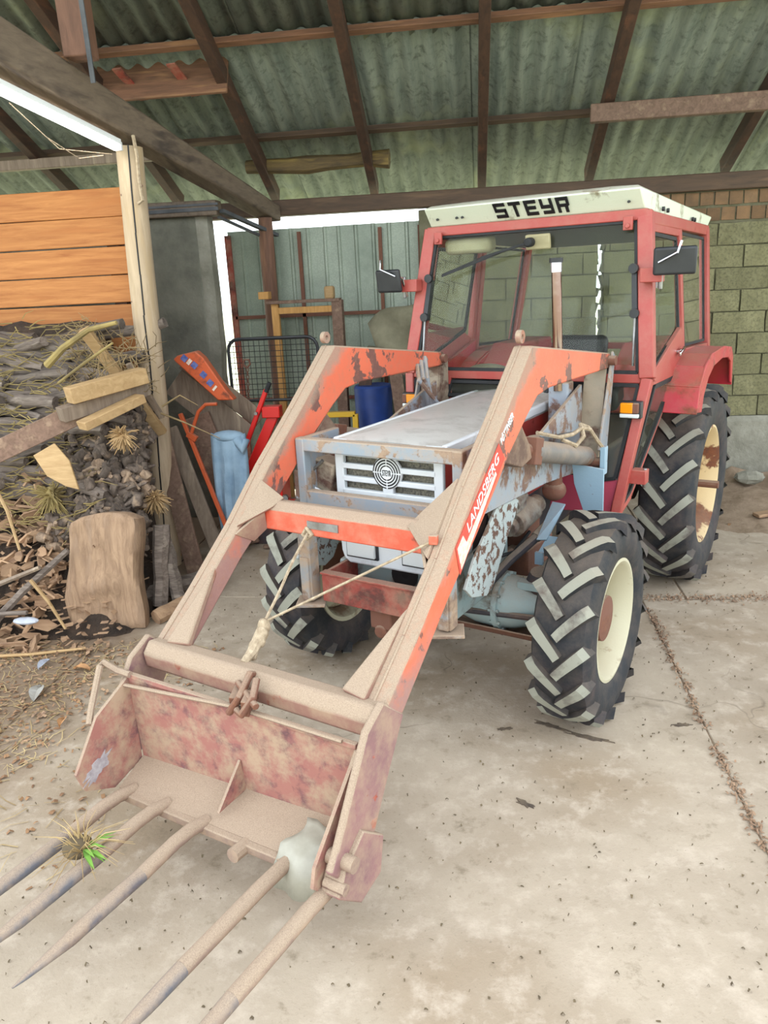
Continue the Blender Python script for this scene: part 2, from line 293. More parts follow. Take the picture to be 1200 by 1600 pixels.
# ------------------------------------------------------------------ mesh helpers
class MB:
    def __init__(s): s.v = []; s.f = []; s.mi = []; s.m = 0
    def add(s, vs_, fs, m=None):
        o = len(s.v); s.v += [tuple(v) for v in vs_]; s.f += [tuple(i+o for i in f) for f in fs]; s.mi += [s.m if m is None else m]*len(fs); return s
    def box(s, c, d, rot=None, m=None):
        c = Vector(c); h = [x/2 for x in d]
        vs_ = [Vector((x*h[0], y*h[1], z*h[2])) for x in (-1, 1) for y in (-1, 1) for z in (-1, 1)]
        if rot: 
            from mathutils import Euler
            e = Euler(rot).to_matrix(); vs_ = [e @ v for v in vs_]
        return s.add([v+c for v in vs_], [(0, 1, 3, 2), (4, 6, 7, 5), (0, 4, 5, 1), (2, 3, 7, 6), (0, 2, 6, 4), (1, 5, 7, 3)], m)
    def bar(s, p, q, w, h, up=(0, 0, 1), m=None, w2=None, h2=None):
        p = Vector(p); q = Vector(q); d = (q-p).normalized(); u = Vector(up); x = d.cross(u)
        if x.length < 1e-4: x = d.cross(Vector((1, 0, 0)))
        x.normalize(); y = x.cross(d).normalized(); w2 = w if w2 is None else w2; h2 = h if h2 is None else h2
        vs_ = []
        for o, a, b in ((p, w/2, h/2), (q, w2/2, h2/2)):
            vs_ += [o-x*a-y*b, o+x*a-y*b, o+x*a+y*b, o-x*a+y*b]
        return s.add(vs_, [(0, 3, 2, 1), (4, 5, 6, 7), (0, 1, 5, 4), (1, 2, 6, 5), (2, 3, 7, 6), (3, 0, 4, 7)], m)
    def prism(s, pts, a, b, axis='X', m=None, mside=None):
        # pts in the plane perpendicular to axis: X->(y,z) Y->(x,z) Z->(x,y)
        def P(p, t): return {'X': (t, p[0], p[1]), 'Y': (p[0], t, p[1]), 'Z': (p[0], p[1], t)}[axis]
        n = len(pts); vs_ = [P(p, a) for p in pts]+[P(p, b) for p in pts]
        s.add(vs_, [tuple(range(n))[::-1], tuple(range(n, 2*n))], m)
        o = len(s.v)-2*n
        for i in range(n):
            j = (i+1) % n; s.f.append((o+i, o+j, o+n+j, o+n+i)); s.mi.append(s.m if (mside is None and m is None) else (mside if mside is not None else m))
        return s
    def poly(s, pts, th, m=None):
        # a thick 3-D polygon (thickness along its normal)
        P_ = [Vector(p) for p in pts]; nrm = Vector((0, 0, 0))
        for i in range(len(P_)): nrm += P_[i].cross(P_[(i+1) % len(P_)])
        nrm.normalize(); n = len(P_); a = [p-nrm*th/2 for p in P_]; b = [p+nrm*th/2 for p in P_]
        return s.add(a+b, [tuple(range(n))[::-1], tuple(range(n, 2*n))]+[(i, (i+1) % n, n+(i+1) % n, n+i) for i in range(n)], m)
    def tube(s, path, r, n=8, m=None, cap=True, flat=1.0):
        path = [Vector(p) for p in path]; k = len(path)
        rs = r if isinstance(r, (list, tuple)) else [r]*k
        vs_ = []; prev = None
        for i, p in enumerate(path):
            d = (path[min(i+1, k-1)]-path[max(i-1, 0)])
            d = d.normalized() if d.length > 1e-9 else Vector((0, 0, 1))
            if prev is None:
                x = d.cross(Vector((0, 0, 1)));
                if x.length < .05: x = d.cross(Vector((1, 0, 0)))
            else: x = prev-d*prev.dot(d)
            x.normalize(); prev = x; y = d.cross(x)
            for j in range(n):
                a = 2*PI*j/n; vs_.append(p+x*math.cos(a)*rs[i]+y*math.sin(a)*rs[i]*flat)
        fs = [(i*n+j, i*n+(j+1) % n, (i+1)*n+(j+1) % n, (i+1)*n+j) for i in range(k-1) for j in range(n)]
        if cap: fs += [tuple(range(n))[::-1], tuple((k-1)*n+j for j in range(n))]
        return s.add(vs_, fs, m)
    def cyl(s, p, q, r, r2=None, n=16, m=None): return s.tube([p, q], [r, r if r2 is None else r2], n, m)
    def lathe(s, prof, n=48, m=None, c=(0, 0, 0), axis='X', close=False):
        vs_ = []; k = len(prof)
        for (x, r) in prof:
            for j in range(n):
                a = 2*PI*j/n; y, z = -r*math.cos(a), r*math.sin(a)
                v = {'X': (x, y, z), 'Y': (y, x, z), 'Z': (y, z, x)}[axis]; vs_.append((v[0]+c[0], v[1]+c[1], v[2]+c[2]))
        fs = [(i*n+j, i*n+(j+1) % n, (i+1)*n+(j+1) % n, (i+1)*n+j) for i in range(k-1 if not close else k) for j in range(n)] if not close else \
             [(i*n+j, i*n+(j+1) % n, ((i+1) % k)*n+(j+1) % n, ((i+1) % k)*n+j) for i in range(k) for j in range(n)]
        if not close:
            if prof[0][1] > 1e-6: fs.append(tuple(range(n))[::-1])
            if prof[-1][1] > 1e-6: fs.append(tuple((k-1)*n+j for j in range(n)))
        return s.add(vs_, fs, m)
    def ball(s, c, r, n=10, sq=(1, 1, 1), m=None):
        prof = [(math.cos(PI*i/n)*-1, math.sin(PI*i/n)) for i in range(n+1)]
        vs_ = []; k = n+1
        for (x, rr) in prof:
            for j in range(n*2):
                a = PI*j/n; vs_.append((c[0]+x*r*sq[0], c[1]+rr*r*math.cos(a)*sq[1], c[2]+rr*r*math.sin(a)*sq[2]))
        w = n*2
        return s.add(vs_, [(i*w+j, i*w+(j+1) % w, (i+1)*w+(j+1) % w, (i+1)*w+j) for i in range(k-1) for j in range(w)], m)
    def mesh(s, name, mats, smooth=30):
        me = bpy.data.meshes.new(name); me.from_pydata(s.v, [], s.f)
        for mt in (mats if isinstance(mats, (list, tuple)) else [mats]): me.materials.append(M[mt] if isinstance(mt, str) else mt)
        me.polygons.foreach_set('material_index', s.mi)
        bm = bmesh.new(); bm.from_mesh(me); bmesh.ops.recalc_face_normals(bm, faces=bm.faces); bm.to_mesh(me); bm.free()
        if smooth: me.shade_smooth(); me.set_sharp_from_angle(angle=R(smooth))
        return me
    def build(s, name, mats, parent=None, loc=(0, 0, 0), rot=(0, 0, 0), bevel=0, smooth=30, seg=2):
        o = bpy.data.objects.new(name, s.mesh(name, mats, smooth)); COL.objects.link(o); o.parent = parent
        o.location = loc; o.rotation_euler = rot
        if bevel:
            b = o.modifiers.new('bevel', 'BEVEL'); b.width = bevel; b.segments = seg; b.limit_method = 'ANGLE'; b.angle_limit = R(40)
        return o
def inst(me, name, parent=None, loc=(0, 0, 0), rot=(0, 0, 0), sc=(1, 1, 1)):
    o = bpy.data.objects.new(name, me); COL.objects.link(o); o.parent = parent; o.location = loc; o.rotation_euler = rot; o.scale = sc; return o
def empty(name, loc=(0, 0, 0), rz=0, parent=None):
    o = bpy.data.objects.new(name, None); COL.objects.link(o); o.location = loc; o.rotation_euler = (0, 0, rz); o.empty_display_size = .1; o.parent = parent; return o
def tag(o, label, cat, group=None, kind=None):
    o['label'] = label; o['category'] = cat
    if group: o['group'] = group
    if kind: o['kind'] = kind
    return o
def struct(o): o['kind'] = 'structure'; return o
def text_mb(txt, size, ext=.002):
    cu = bpy.data.curves.new('lettering', 'FONT'); cu.body = txt; cu.size = size; cu.extrude = ext; cu.align_x = 'CENTER'; cu.resolution_u = 3
    o = bpy.data.objects.new('lettering', cu); COL.objects.link(o)
    bpy.context.view_layer.update(); dg = bpy.context.evaluated_depsgraph_get()
    me = bpy.data.meshes.new_from_object(o.evaluated_get(dg)); COL.objects.unlink(o); bpy.data.objects.remove(o)
    return me
rnd = random.uniform
def lerp(a, b, t): return a+(b-a)*t

# ================================================================== SETTING
# floor slabs
fl = struct(empty('floor'))
def slab(x0, x1, y0, y1):
    b = MB(); b.box(((x0+x1)/2, (y0+y1)/2, -.1), (x1-x0, y1-y0, .2)); b.build('concrete_slab', 'floor_concrete', fl, bevel=.006)
XJ = 1.11
slab(-2.6, XJ-.003, .2, 5.22); slab(XJ+.003, 5.0, .2, 5.22); slab(-2.6, XJ+.3, 5.235, 8.3); slab(XJ+.315, 5.0, 5.235, 8.3); slab(-6.5, -2.612, .2, 8.3)
b = MB(); b.box((0, 4.2, -.09), (10, 8, .165)); b.build('joint_filler', 'dusty_soil', fl)
g = struct(MB().box((0, 0, -.5), (160, 160, .6)).build('ground', 'ground_earth'))

# ---- back wall: blocks, bricks, footing
wb = struct(empty('wall_back'))
YB = 8.1
CR = 1.17                      # daylight crack
blk = [MB() for _ in range(6)]
blkm = []
for k in range(6):
    b = MB(); bm_w = .488; hh = .196
    # slightly uneven block face
    nx, nz = 4, 2; vs_ = []; fs = []
    random.seed(20+k)
    for i in range(nx+1):
        for j in range(nz+1):
            e = (i in (0, nx)) or (j in (0, nz))
            vs_.append((-bm_w/2+bm_w*i/nx+(rnd(-.003, .003)), -.1+(.008 if e else 0)+rnd(-.003, .003), -hh/2+hh*j/nz+rnd(-.003, .003)))
    for i in range(nx):
        for j in range(nz): a = i*(nz+1)+j; fs.append((a, a+1, a+nz+2, a+nz+1))
    b.add(vs_, fs)
    b.add([(-bm_w/2, -.092, -hh/2), (bm_w/2, -.092, -hh/2), (bm_w/2, -.092, hh/2), (-bm_w/2, -.092, hh/2), (-bm_w/2, .09, -hh/2), (bm_w/2, .09, -hh/2), (bm_w/2, .09, hh/2), (-bm_w/2, .09, hh/2)],
          [(0, 4, 5, 1), (1, 5, 6, 2), (2, 6, 7, 3), (3, 7, 4, 0), (4, 7, 6, 5)])
    blkm.append(b.mesh('concrete_block', 'block_concrete', 25))
random.seed(11)
zt = 2.63
ZT = zt
row = 0; z = zt-.103
while z > .75:
    off = 0 if row % 2 else .25
    x = -.50
    first = True
    while x < 4.9:
        w = .5
        if first and off: w = .25
        first = False
        a, c_ = x, x+w
        if c_ > 4.95: c_ = 4.95
        segs = [(a, c_)]
        if a < CR+.03 and c_ > CR-.03 and 1.25 < z < 2.55:
            segs = [(a, CR-.03+rnd(-.012, .008)), (CR+.03+rnd(-.008, .012), c_)]
        for (p, q) in segs:
            if q-p > .04:
                inst(random.choice(blkm), 'concrete_block', wb, ((p+q)/2, YB+.1+rnd(-.004, .004), z), (0, rnd(-.003, .003), 0), ((q-p)/.5, 1, 1))
        x += w
    z -= .206; row += 1
zf = z+.103
# brick courses on top
bk = []
for k in range(4):
    b = MB(); b.box((0, 0, 0), (.118, .2, .115)); me = b.mesh('brick', 'brick_clay', 0); bk.append(me)
for r_, zz in enumerate((2.71, 2.85)):
    x = -.46+r_*.06
    while x < 4.9:
        if not (abs(x-.98) < .07 and r_ == 1):
            inst(random.choice(bk), 'brick', wb, (x, YB+.11+rnd(-.006, .006), zz), (rnd(-.02, .02), rnd(-.03, .03), rnd(-.03, .03)), (1, 1, 1))
        x += .133
b = MB()
b.box(((-.5+CR-.035)/2, YB+.11, 1.46), (CR-.035+.5, .17, 2.93)); b.box(((CR+.035+4.95)/2, YB+.11, 1.46), (4.95-CR-.035, .17, 2.93))
b.box((CR, YB+.11, .62), (.1, .17, 1.25)); b.box((CR, YB+.11, 2.735), (.1, .17, .38))
random.seed(3)
zz = 1.22
while zz < 2.55:
    w = rnd(.005, .03); sgn = random.choice((-1, 1)); b.box((CR+sgn*(.035-w/2), YB+.1, zz), (w, .17, rnd(.04, .11)), (0, rnd(-.3, .3), 0)); zz += rnd(.05, .09)
b.build('mortar', 'mortar', wb, smooth=0)
b = MB(); b.prism([(YB-.06, -.02), (YB-.05, zf-.05), (YB-.01, zf), (YB+.2, zf), (YB+.2, -.02)], -.5, 4.95, 'X'); b.build('footing', 'plaster_light', wb)
# pier at the left end of the block wall
b = MB(); b.box((-.52, YB+.07, 1.45), (.16, .26, 2.9)); b.build('pier', 'mortar', wb, bevel=.01)
# top plate
b = MB(); b.bar((-3.0, YB+.02, 3.0), (4.95, YB+.02, 2.99), .16, .15); tp = b.build('top_plate', 'plate_wood', wb, bevel=.01)

# ---- plastered partition on the left
wp = struct(empty('wall_rear'))
b = MB(); random.seed(5)
b.prism([(7.3, 0), (7.3, 2.9), (7.50, 2.9), (7.50, 0)], -6.2, -2.61, 'X'); b.build('plaster_wall', 'plaster', wp, bevel=.01)
b = MB(); pts = [(-2.63, 0), (-2.63, 2.9)]
for k in range(13): pts.append((-2.50+rnd(-.012, .012), 2.9-k*.2417))
b.prism(pts, 7.31, 7.47, 'Y'); b.build('rough_wall_end', 'plaster_light', wp)
b = MB(); b.bar((-6.2, 7.3, 3.0), (-2.37, 7.3, 2.96), .16, .13); b.build('lintel', 'beam_wood', wp, bevel=.008)
b = MB(); b.box((-4.2, 7.22, 2.95), (3.7, .02, .03)); b.box((-4.2, 7.22, 2.99), (3.7, .02, .02)); b.build('ledge_strip', 'lead_gray', wp)
# ---- plank wall behind the firewood
wk = struct(empty('wall_left'))
random.seed(9)
pl = []
for k in range(14):
    zz = 3.05-.218*k
    x1 = -2.63+rnd(-.03, .03)
    b = MB(); b.box((0, 0, 0), (3.6, .035, .209)); b.build('plank', 'plank_orange', wk, (x1-1.8, 6.14+rnd(-.006, .006), zz-.11), (rnd(-.01, .01), rnd(-.003, .003), 0), bevel=.006)
for x in (-2.9, -4.4, -5.9):
    b = MB(); b.box((x, 6.21, 1.5), (.1, .1, 3.0)); b.build('stud', 'rafter_wood', wk)

# ---- gate of galvanised sheets
gt = struct(empty('door_1'))
random.seed(2)
def sheet_profile(w, n, amp):
    # trapezoid ribs
    pts = []
    for i in range(n):
        x0 = w*i/n; p = w/n
        pts += [(x0, 0), (x0+p*.75, 0), (x0+p*.82, -amp), (x0+p*.93, -amp)]
    pts.append((w, 0)); return pts
for i in range(4):
    x0 = -2.60+i*.515; prof = sheet_profile(.53, 3, .018); b = MB(); n = len(prof)
    vs_ = [(p[0], p[1], 0) for p in prof]+[(p[0], p[1], 2.75) for p in prof]
    b.add(vs_, [(j, j+1, n+j+1, n+j) for j in range(n-1)])
    o = b.build('metal_sheet', 'galvanised', gt, (x0, 8.17+(i % 2)*.004, .06), (0, rnd(-.004, .004), 0), smooth=0)
    so = o.modifiers.new('solid', 'SOLIDIFY'); so.thickness = .002
for z in (1.95, 1.08, .12):
    b = MB(); b.box((-1.57, 8.13, z), (2.0, .035, .035)); b.build('gate_bar', 'rust_brown' if z > 1.5 else 'tray_red', gt)
for x in (-2.58, -1.83, -1.0, -.6):
    b = MB(); b.box((x, 8.13, 1.43), (.035 if x > -2.5 else .06, .035, 2.68)); b.build('gate_bar', 'rust_brown' if x > -2.5 else 'tray_red', gt)

# ---- roof
ce = struct(empty('ceiling'))
S = .45; CS = math.cos(math.atan(S)); ANG = math.atan(S)
def zr(y): return 3.17+S*(8.14-y)         # underside of the rafters
Y0, Y1 = 8.75, 3.4
def rbar(y0, y1, x, w, h, dz, name, mt, x2=None):
    b = MB(); x2 = x if x2 is None else x2; b.bar((x, y0, zr(y0)+dz+h/2/CS), (x2, y1, zr(y1)+dz+h/2/CS), w, h); return b.build(name, mt, ce, bevel=.006)
for x, x2 in ((-2.09, -1.95), (-1.06, -.92), (.02, .09), (1.06, 1.11), (2.33, 2.40), (3.4, 3.45), (4.5, 4.5), (-3.12, -3.05), (-4.15, -4.15), (-5.2, -5.2), (-6.1, -6.1)):
    rbar(8.35, Y1, x, .085, .13, 0, 'rafter', 'rafter_wood', x2)
for y, w in ((7.62, .06), (6.52, .06), (5.4, .06), (4.3, .06), (3.5, .06)):
    b = MB(); b.box((-.6, y, zr(y)+.145+.025), (11.4, w, .05), (-ANG, 0, 0)); b.build('purlin', 'purlin_wood' if y < 7 else 'plate_wood', ce, bevel=.005)
# corrugated sheets, three courses
def corr(w, length, pitch=.177, amp=.026):
    n = int(round(w/pitch*8)); b = MB(); vs_ = []
    for j, yy in enumerate((0, length)):
        for i in range(n+1): vs_.append((w*i/n, yy, amp*math.sin(2*PI*(w*i/n)/pitch)))
    b.add(vs_, [(i, i+1, n+2+i, n+1+i) for i in range(n)]); return b.mesh('corrugated_sheet', 'roof_sheet', 60)
cms = [corr(.93, (8.80-6.575)/CS), corr(.93, (6.70-4.28)/CS), corr(.93, 1.2)]
random.seed(4)
SL = (8.80, 6.70, 4.38)
for c_ in range(3):
    for i in range(13):
        x = -6.3+i*.885; y_low = SL[c_]
        z0 = zr(y_low)+.235+.010*c_+.006*(i % 2)
        o = inst(cms[c_], 'corrugated_sheet', ce, (x+rnd(-.01, .01), y_low, z0), (PI-0, 0, 0))
        # slope direction: from the eave up towards the viewer
        o.rotation_euler = (0, 0, 0)
        d = Vector((0, -1, S)).normalized(); xx = Vector((-1, 0, 0)); nn = xx.cross(d)
        m = Matrix((xx, d, nn)).transposed().to_4x4()
        o.matrix_local = Matrix.Translation((x+.93+rnd(-.01, .01), y_low, z0)) @ m
        so = o.modifiers.new('solid', 'SOLIDIFY'); so.thickness = .006
# loose boards and a rough log under the sheets
def roofboard(x0, x1, y, w, h, dz, mt, name, dy=0):
    b = MB(); b.bar((x0, y, zr(y)+dz), (x1, y+dy, zr(y+dy)+dz), w, h, up=(0, S, 1)); return b.build(name, mt, ce, bevel=.008)
ob = roofboard(-3.12, -2.0, 6.74, .03, .34, .11, 'purlin_wood', 'red_board')
for xq in (-2.85, -2.40):
    b = MB(); b.bar((xq, 6.55, zr(6.55)+.075), (xq+.06, 6.90, zr(6.90)+.075), .08, .012); b.build('dark_strap', 'tray_red', ce)
ob.data.materials.clear(); ob.data.materials.append(M['purlin_wood'])
b = MB(); random.seed(8)
path = [(-2.25+i*.2, 7.93+rnd(-.01, .01), zr(7.93)+.10+rnd(-.01, .01)) for i in range(8)]
b.tube(path, [.075+rnd(-.014, .014) for _ in path], 9); b.build('rough_log', 'rough_log', ce)
b = MB(); b.bar((.92, 7.25, zr(7.25)-.07), (2.30, 7.15, zr(7.15)-.13), .09, .14); b.build('tie_board', 'brown_board', ce, bevel=.008)
b = MB(); b.bar((-5.2, 7.45, zr(7.45)-.02), (-2.75, 7.45, zr(7.45)-.02), .08, .09); b.build('tie_board', 'gray_board', ce, bevel=.008)
b = MB(); b.bar((-3.0, 6.9, zr(6.9)-.05), (-2.15, 8.05, 2.98), .06, .1); b.build('brace', 'rafter_wood', ce)

# beam, posts
def beam_at(y, dz=0):
    t = (8.05-y)/2.09; return Vector((-2.05-.50*t, y, 2.86+.45*t+dz))
b = MB()
ys = [8.02, 5.96, 3.7]
pv = []
for y in ys:
    h = .15+(8.05-y)*.036; c = beam_at(y); pv += [(c.x-.10, y, c.z), (c.x+.09, y, c.z), (c.x+.09, y, c.z+h), (c.x-.10, y, c.z+h)]
b.add(pv, [(0, 3, 2, 1), (8, 9, 10, 11)]+[(4*k+i, 4*k+(i+1) % 4, 4*k+4+(i+1) % 4, 4*k+4+i) for k in range(2) for i in range(4)])
tag(b.build('wooden_beam', 'beam_wood', bevel=.02), 'long grey hewn beam running from the log post to the back wall', 'beam')
b = MB(); random.seed(12)
pp = []; rr = []
for k in range(12):
    t = k/11; pp.append((-2.69+.14*t+.01*math.sin(t*5), 5.93, -.01+3.29*t)); rr.append(.108-.012*t+rnd(-.004, .004))
lp = empty('log_post', (0, 0, 0)); tag(lp, 'pale peeled round log post standing beside the firewood heap', 'post')
b.tube(pp, rr, 14); b.build('trunk', 'post_wood', lp)
b = MB()
for k in range(11):
    x, y, z = pp[k]; x2, y2, z2 = pp[k+1]; b.tube([(x+.03, y-rr[k]*.955, z), (x2+.03+rnd(-.006, .006), y2-rr[k+1]*.955, z2)], .006, 5)
b.build('drying_crack', 'black_print', lp)
b = MB()
for k in range(12):
    z = rnd(.3, 3.1); a = rnd(-1, 1); x = -2.69+.14*z/3.3; b.ball((x+.095*math.sin(a), 5.93-.095*math.cos(a), z), rnd(.01, .02), 5, (1, .6, .8))
b.build('knot', 'brown_board', lp)
b = MB(); b.tube([(-2.1+rnd(-.01, .01), 7.86, 2.9*k/8) for k in range(9)], [.075+rnd(-.006, .006) for _ in range(9)], 12)
tag(b.build('wooden_post', 'king_wood'), 'dark reddish round post under the beam end in front of the gate', 'post')
kp = beam_at(5.3, .22)
b = MB(); b.bar((kp.x+.18, kp.y, kp.z+.03), (kp.x+.17, kp.y, zr(5.3)+.02), .17, .16, up=(0, 1, 0)); o = b.build('king_post', 'king_wood', bevel=.01)
tag(o, 'short square brown post rising from the grey beam to the roof', 'post')
b = MB(); b.bar((kp.x+.275, kp.y-.085, kp.z-.13), (kp.x+.265, kp.y-.085, kp.z+.75), .012, .03); b.build('iron_strap', 'lead_gray', o)
# fluorescent lights
def light(p, q, label):
    p = Vector(p); q = Vector(q); t = empty('tube_light', p); tag(t, label, 'lamp', None)
    d = (q-p); dn = d.normalized()
    b = MB(); b.bar((0, 0, .035), d+Vector((0, 0, .035)), .06, .04); b.build('fixture', 'sticker_white', t, bevel=.006)
    b = MB(); b.tube([dn*.03, d-dn*.03], .03, 12); b.build('glowing_tube', 'tube_glow', t)
    b = MB(); b.box((0, 0, .01), (.05, .03, .06)); b.box(d+Vector((0, 0, .01)), (.05, .03, .06)); b.build('end_cap', 'sticker_white', t, bevel=.004)
    return t
light((-2.56, 5.75, 3.25), (-2.96, 4.35, 3.54), 'lit fluorescent tube light fixed under the grey beam left of the log post')
# rope scrap on the log post
b = MB(); random.seed(6)
b.tube([(-2.48, 5.84, 3.34), (-2.46, 5.82, 3.2), (-2.47, 5.82, 3.02), (-2.46, 5.82, 2.9), (-2.50, 5.82, 2.88)], .014, 6)
tag(b.build('rope_end', 'rope'), 'short frayed rope hanging from the top of the pale log post', 'rope')
b = MB()
b.tube([(-2.9, 5.0, 3.42), (-2.8, 5.2, 3.25), (-2.72, 5.45, 3.15), (-2.66, 5.7, 3.2)], .003, 4); b.tube([(-2.95, 5.2, 3.4), (-2.8, 5.35, 3.2), (-2.64, 5.8, 3.22)], .003, 4)
tag(b.build('lamp_cable', 'rope'), 'thin pale wires sagging below the lit tube light', 'cable')
b = MB(); b.bar((-2.33, 7.25, 2.93), (-2.02, 7.98, 2.74), .05, .03); b.bar((-2.37, 7.27, 2.88), (-2.1, 7.98, 2.70), .03, .02)
tag(b.build('metal_rail', 'lead_gray'), 'grey metal rail running from the plaster wall lintel to the reddish post', 'rail')

# ================================================================== TRACTOR
T = empty('tractor', (-.192, 4.111, 0), -.444)
tag(T, 'red farm tractor with white bonnet and dusty orange front loader fork', 'tractor')
def part(b, name, mats, parent=T, bevel=0, **k): return b.build(name, mats, parent, bevel=bevel, **k)

# ---- wheels
def make_wheel(name, c, w, Rc, rim_r, lug_h, nlug, dphi, dirn, rear=False):
    hw = w/2
    prof = [(-hw*.72, rim_r), (-hw*.93, rim_r+.035), (-hw*1.02, lerp(rim_r, Rc, .5)), (-hw*.98, Rc-.05), (-hw*.84, Rc-.012), (-hw*.5, Rc-.002), (0, Rc),
            (hw*.5, Rc-.002), (hw*.84, Rc-.012), (hw*.98, Rc-.05), (hw*1.02, lerp(rim_r, Rc, .5)), (hw*.93, rim_r+.035), (hw*.72, rim_r)]
    b = MB(); b.lathe(prof, 56)
    b.f = [f for f in b.f if len(f) == 4]; b.mi = [0]*len(b.f)
    ty = b.build(name, ['tyre_rubber'], T, c, smooth=50)
    # lugs
    for side in (-1, 1):
        b = MB(); vs_ = []; n = 6
        for i in range(n+1):
            s = i/n; x = side*(-.008+s*(hw*1.0+.004)); a = dphi*s**.92; hwid = .021+.006*s
            tx, ta = side*hw, dphi*Rc; ln = math.hypot(tx, ta); px, pa = -ta/ln, tx/ln
            drop = .0 if s < .8 else (s-.8)*.12
            for (o_, rr) in ((-1.25, Rc-.015-drop*2), (-1, Rc+lug_h-drop), (1, Rc+lug_h-drop), (1.25, Rc-.015-drop*2)):
                xx = x+px*hwid*o_; aa = a+pa*hwid*o_/Rc; vs_.append((xx, -rr*math.cos(aa), rr*math.sin(aa)))
        fs = []; mi = []
        for i in range(n):
            for j, mm in ((0, 0), (1, 1), (2, 0)): fs.append((i*4+j, i*4+j+1, i*4+4+j+1, i*4+4+j)); mi.append(mm)
        fs += [(0, 1, 2, 3), (n*4+3, n*4+2, n*4+1, n*4)]; mi += [0, 0]
        b.v = vs_; b.f = fs; b.mi = mi
        me = b.mesh('tread_lug', ['tyre_rubber', 'lug_top'], 25)
        for k in range(nlug):
            a = 2*PI*(k+(.5 if side > 0 else 0))/nlug
            inst(me, 'tread_lug', ty, (0, 0, 0), (a, 0, 0))
    # rim
    e = dirn
    b = MB()
    pr = [(hw*.72, rim_r+.012), (hw*.86, rim_r+.018), (hw*.88, rim_r+.002), (hw*.80, rim_r-.012), (hw*.4, rim_r-.035), (0, rim_r-.05), (-hw*.5, rim_r-.035), (-hw*.85, rim_r-.01), (-hw*.88, rim_r+.015), (-hw*.72, rim_r+.012)]
    b.lathe([(x*e, r) for x, r in pr], 48); b.f = [f for f in b.f if len(f) == 4]; b.mi = [0]*len(b.f)
    dx = -.05 if not rear else -.06
    dp = [(hw*.30+dx, rim_r-.04), (hw*.1+dx, rim_r-.06), (hw*.0+dx, rim_r*.62), (hw*.28+dx, rim_r*.5), (hw*.28+dx, .05), (hw*.28+dx, 0)]
    b.lathe([(x*e, r) for x, r in dp], 40)
    b.build('rim', 'rim_rusty' if rear else 'rim_cream', ty, smooth=35)
    b = MB()
    h0 = hw*.28+dx
    if rear:
        b.lathe([(x*e, r) for x, r in [(h0, .15), (h0+.03, .145), (h0+.035, .09), (h0+.09, .075), (h0+.10, .0)]], 24)
        b.tube([((h0+.1)*e, 0, 0), ((h0+.24)*e, 0, 0)], .028, 10, 1)
        b.build('hub', ['engine_grime', 'rust_brown'], ty)
    else:
        b.lathe([(x*e, r) for x, r in [(h0-.01, .16), (h0+.02, .158), (h0+.03, .125), (h0+.085, .118), (h0+.095, .08), (h0+.10, .0)]], 28)
        for k in range(8):
            a = 2*PI*k/8; b.cyl(((h0+.02)*e, .14*math.cos(a), .14*math.sin(a)), ((h0+.045)*e, .14*math.cos(a), .14*math.sin(a)), .012, n=6)
        b.build('hub', 'rust_brown', ty)
    return ty
make_wheel('front_wheel', (.825, 0, .535), .29, .520, .305, .027, 17, .30, 1)
make_wheel('front_wheel', (-.825, 0, .535), .29, .520, .305, .027, 17, .30, -1)
make_wheel('rear_wheel', (.815, 2.21, .715), .36, .690, .415, .032, 19, .28, 1, True)
make_wheel('rear_wheel', (-.815, 2.21, .715), .36, .690, .415, .032, 19, .28, -1, True)

# ---- chassis and front axle
b = MB(); b.box((0, 1.55, .80), (.42, 1.9, .42)); b.box((0, 2.3, .78), (.5, .5, .5)); part(b, 'gearbox', 'dark_grime', bevel=.04)
b = MB(); b.cyl((-.66, 2.21, .715), (.66, 2.21, .715), .1, n=20); b.cyl((-.45, 2.21, .715), (.45, 2.21, .715), .17, n=20); part(b, 'rear_axle', 'dark_grime')
b = MB(); b.box((0, .15, .86), (.34, 1.1, .36)); b.box((0, .3, 1.12), (.26, .9, .3)); b.box((0, .2, .66), (.3, .8, .12)); part(b, 'engine_block', 'dark_grime', bevel=.02)
b = MB()
for s in (-1, 1):
    b.lathe([(s*x, r) for x, r in [(.0, .10), (.10, .12), (.20, .148), (.32, .152), (.325, .165), (.355, .165), (.36, .15), (.42, .142), (.50, .115), (.56, .09), (.68, .08)]], 32, 0, (0, .0, .53))
    for k in range(12):
        a = 2*PI*k/12; b.cyl((s*.31, .157*math.cos(a), .53+.157*math.sin(a)), (s*.37, .157*math.cos(a), .53+.157*math.sin(a)), .009, n=6)
    for k in range(3): b.cyl((s*(.44+.03*k), -.03+.03*k, .63), (s*(.44+.03*k), -.03+.03*k, .675), .012, n=6)
    b.box((s*.5, -.04, .66), (.12, .05, .04)); b.cyl((s*.58, 0, .42), (s*.58, 0, .70), .06, n=14)
part(b, 'front_axle', 'axle_blue')
b = MB()
for s in (-1, 1):
    b.tube([(s*.52, .02, .58), (s*.53, .02, .66), (s*.54, .0, .73)], [.07, .075, .05], 12)
    b.tube([(s*.12, -.16, .50), (s*.62, -.12, .52)], .018, 8)
part(b, 'steering_joint', 'dark_grime')
b = MB()
nn_ = 10
for i in range(nn_):
    a0 = -2.5+2.0*i/nn_; a1 = -2.5+2.0*(i+1)/nn_
    b.poly([(.02, .17*math.cos(a0), .53+.19*math.sin(a0)), (.62, .17*math.cos(a0), .53+.19*math.sin(a0)), (.62, .17*math.cos(a1), .53+.19*math.sin(a1)), (.02, .17*math.cos(a1), .53+.19*math.sin(a1))], .008)
part(b, 'axle_guard', 'rust_brown')
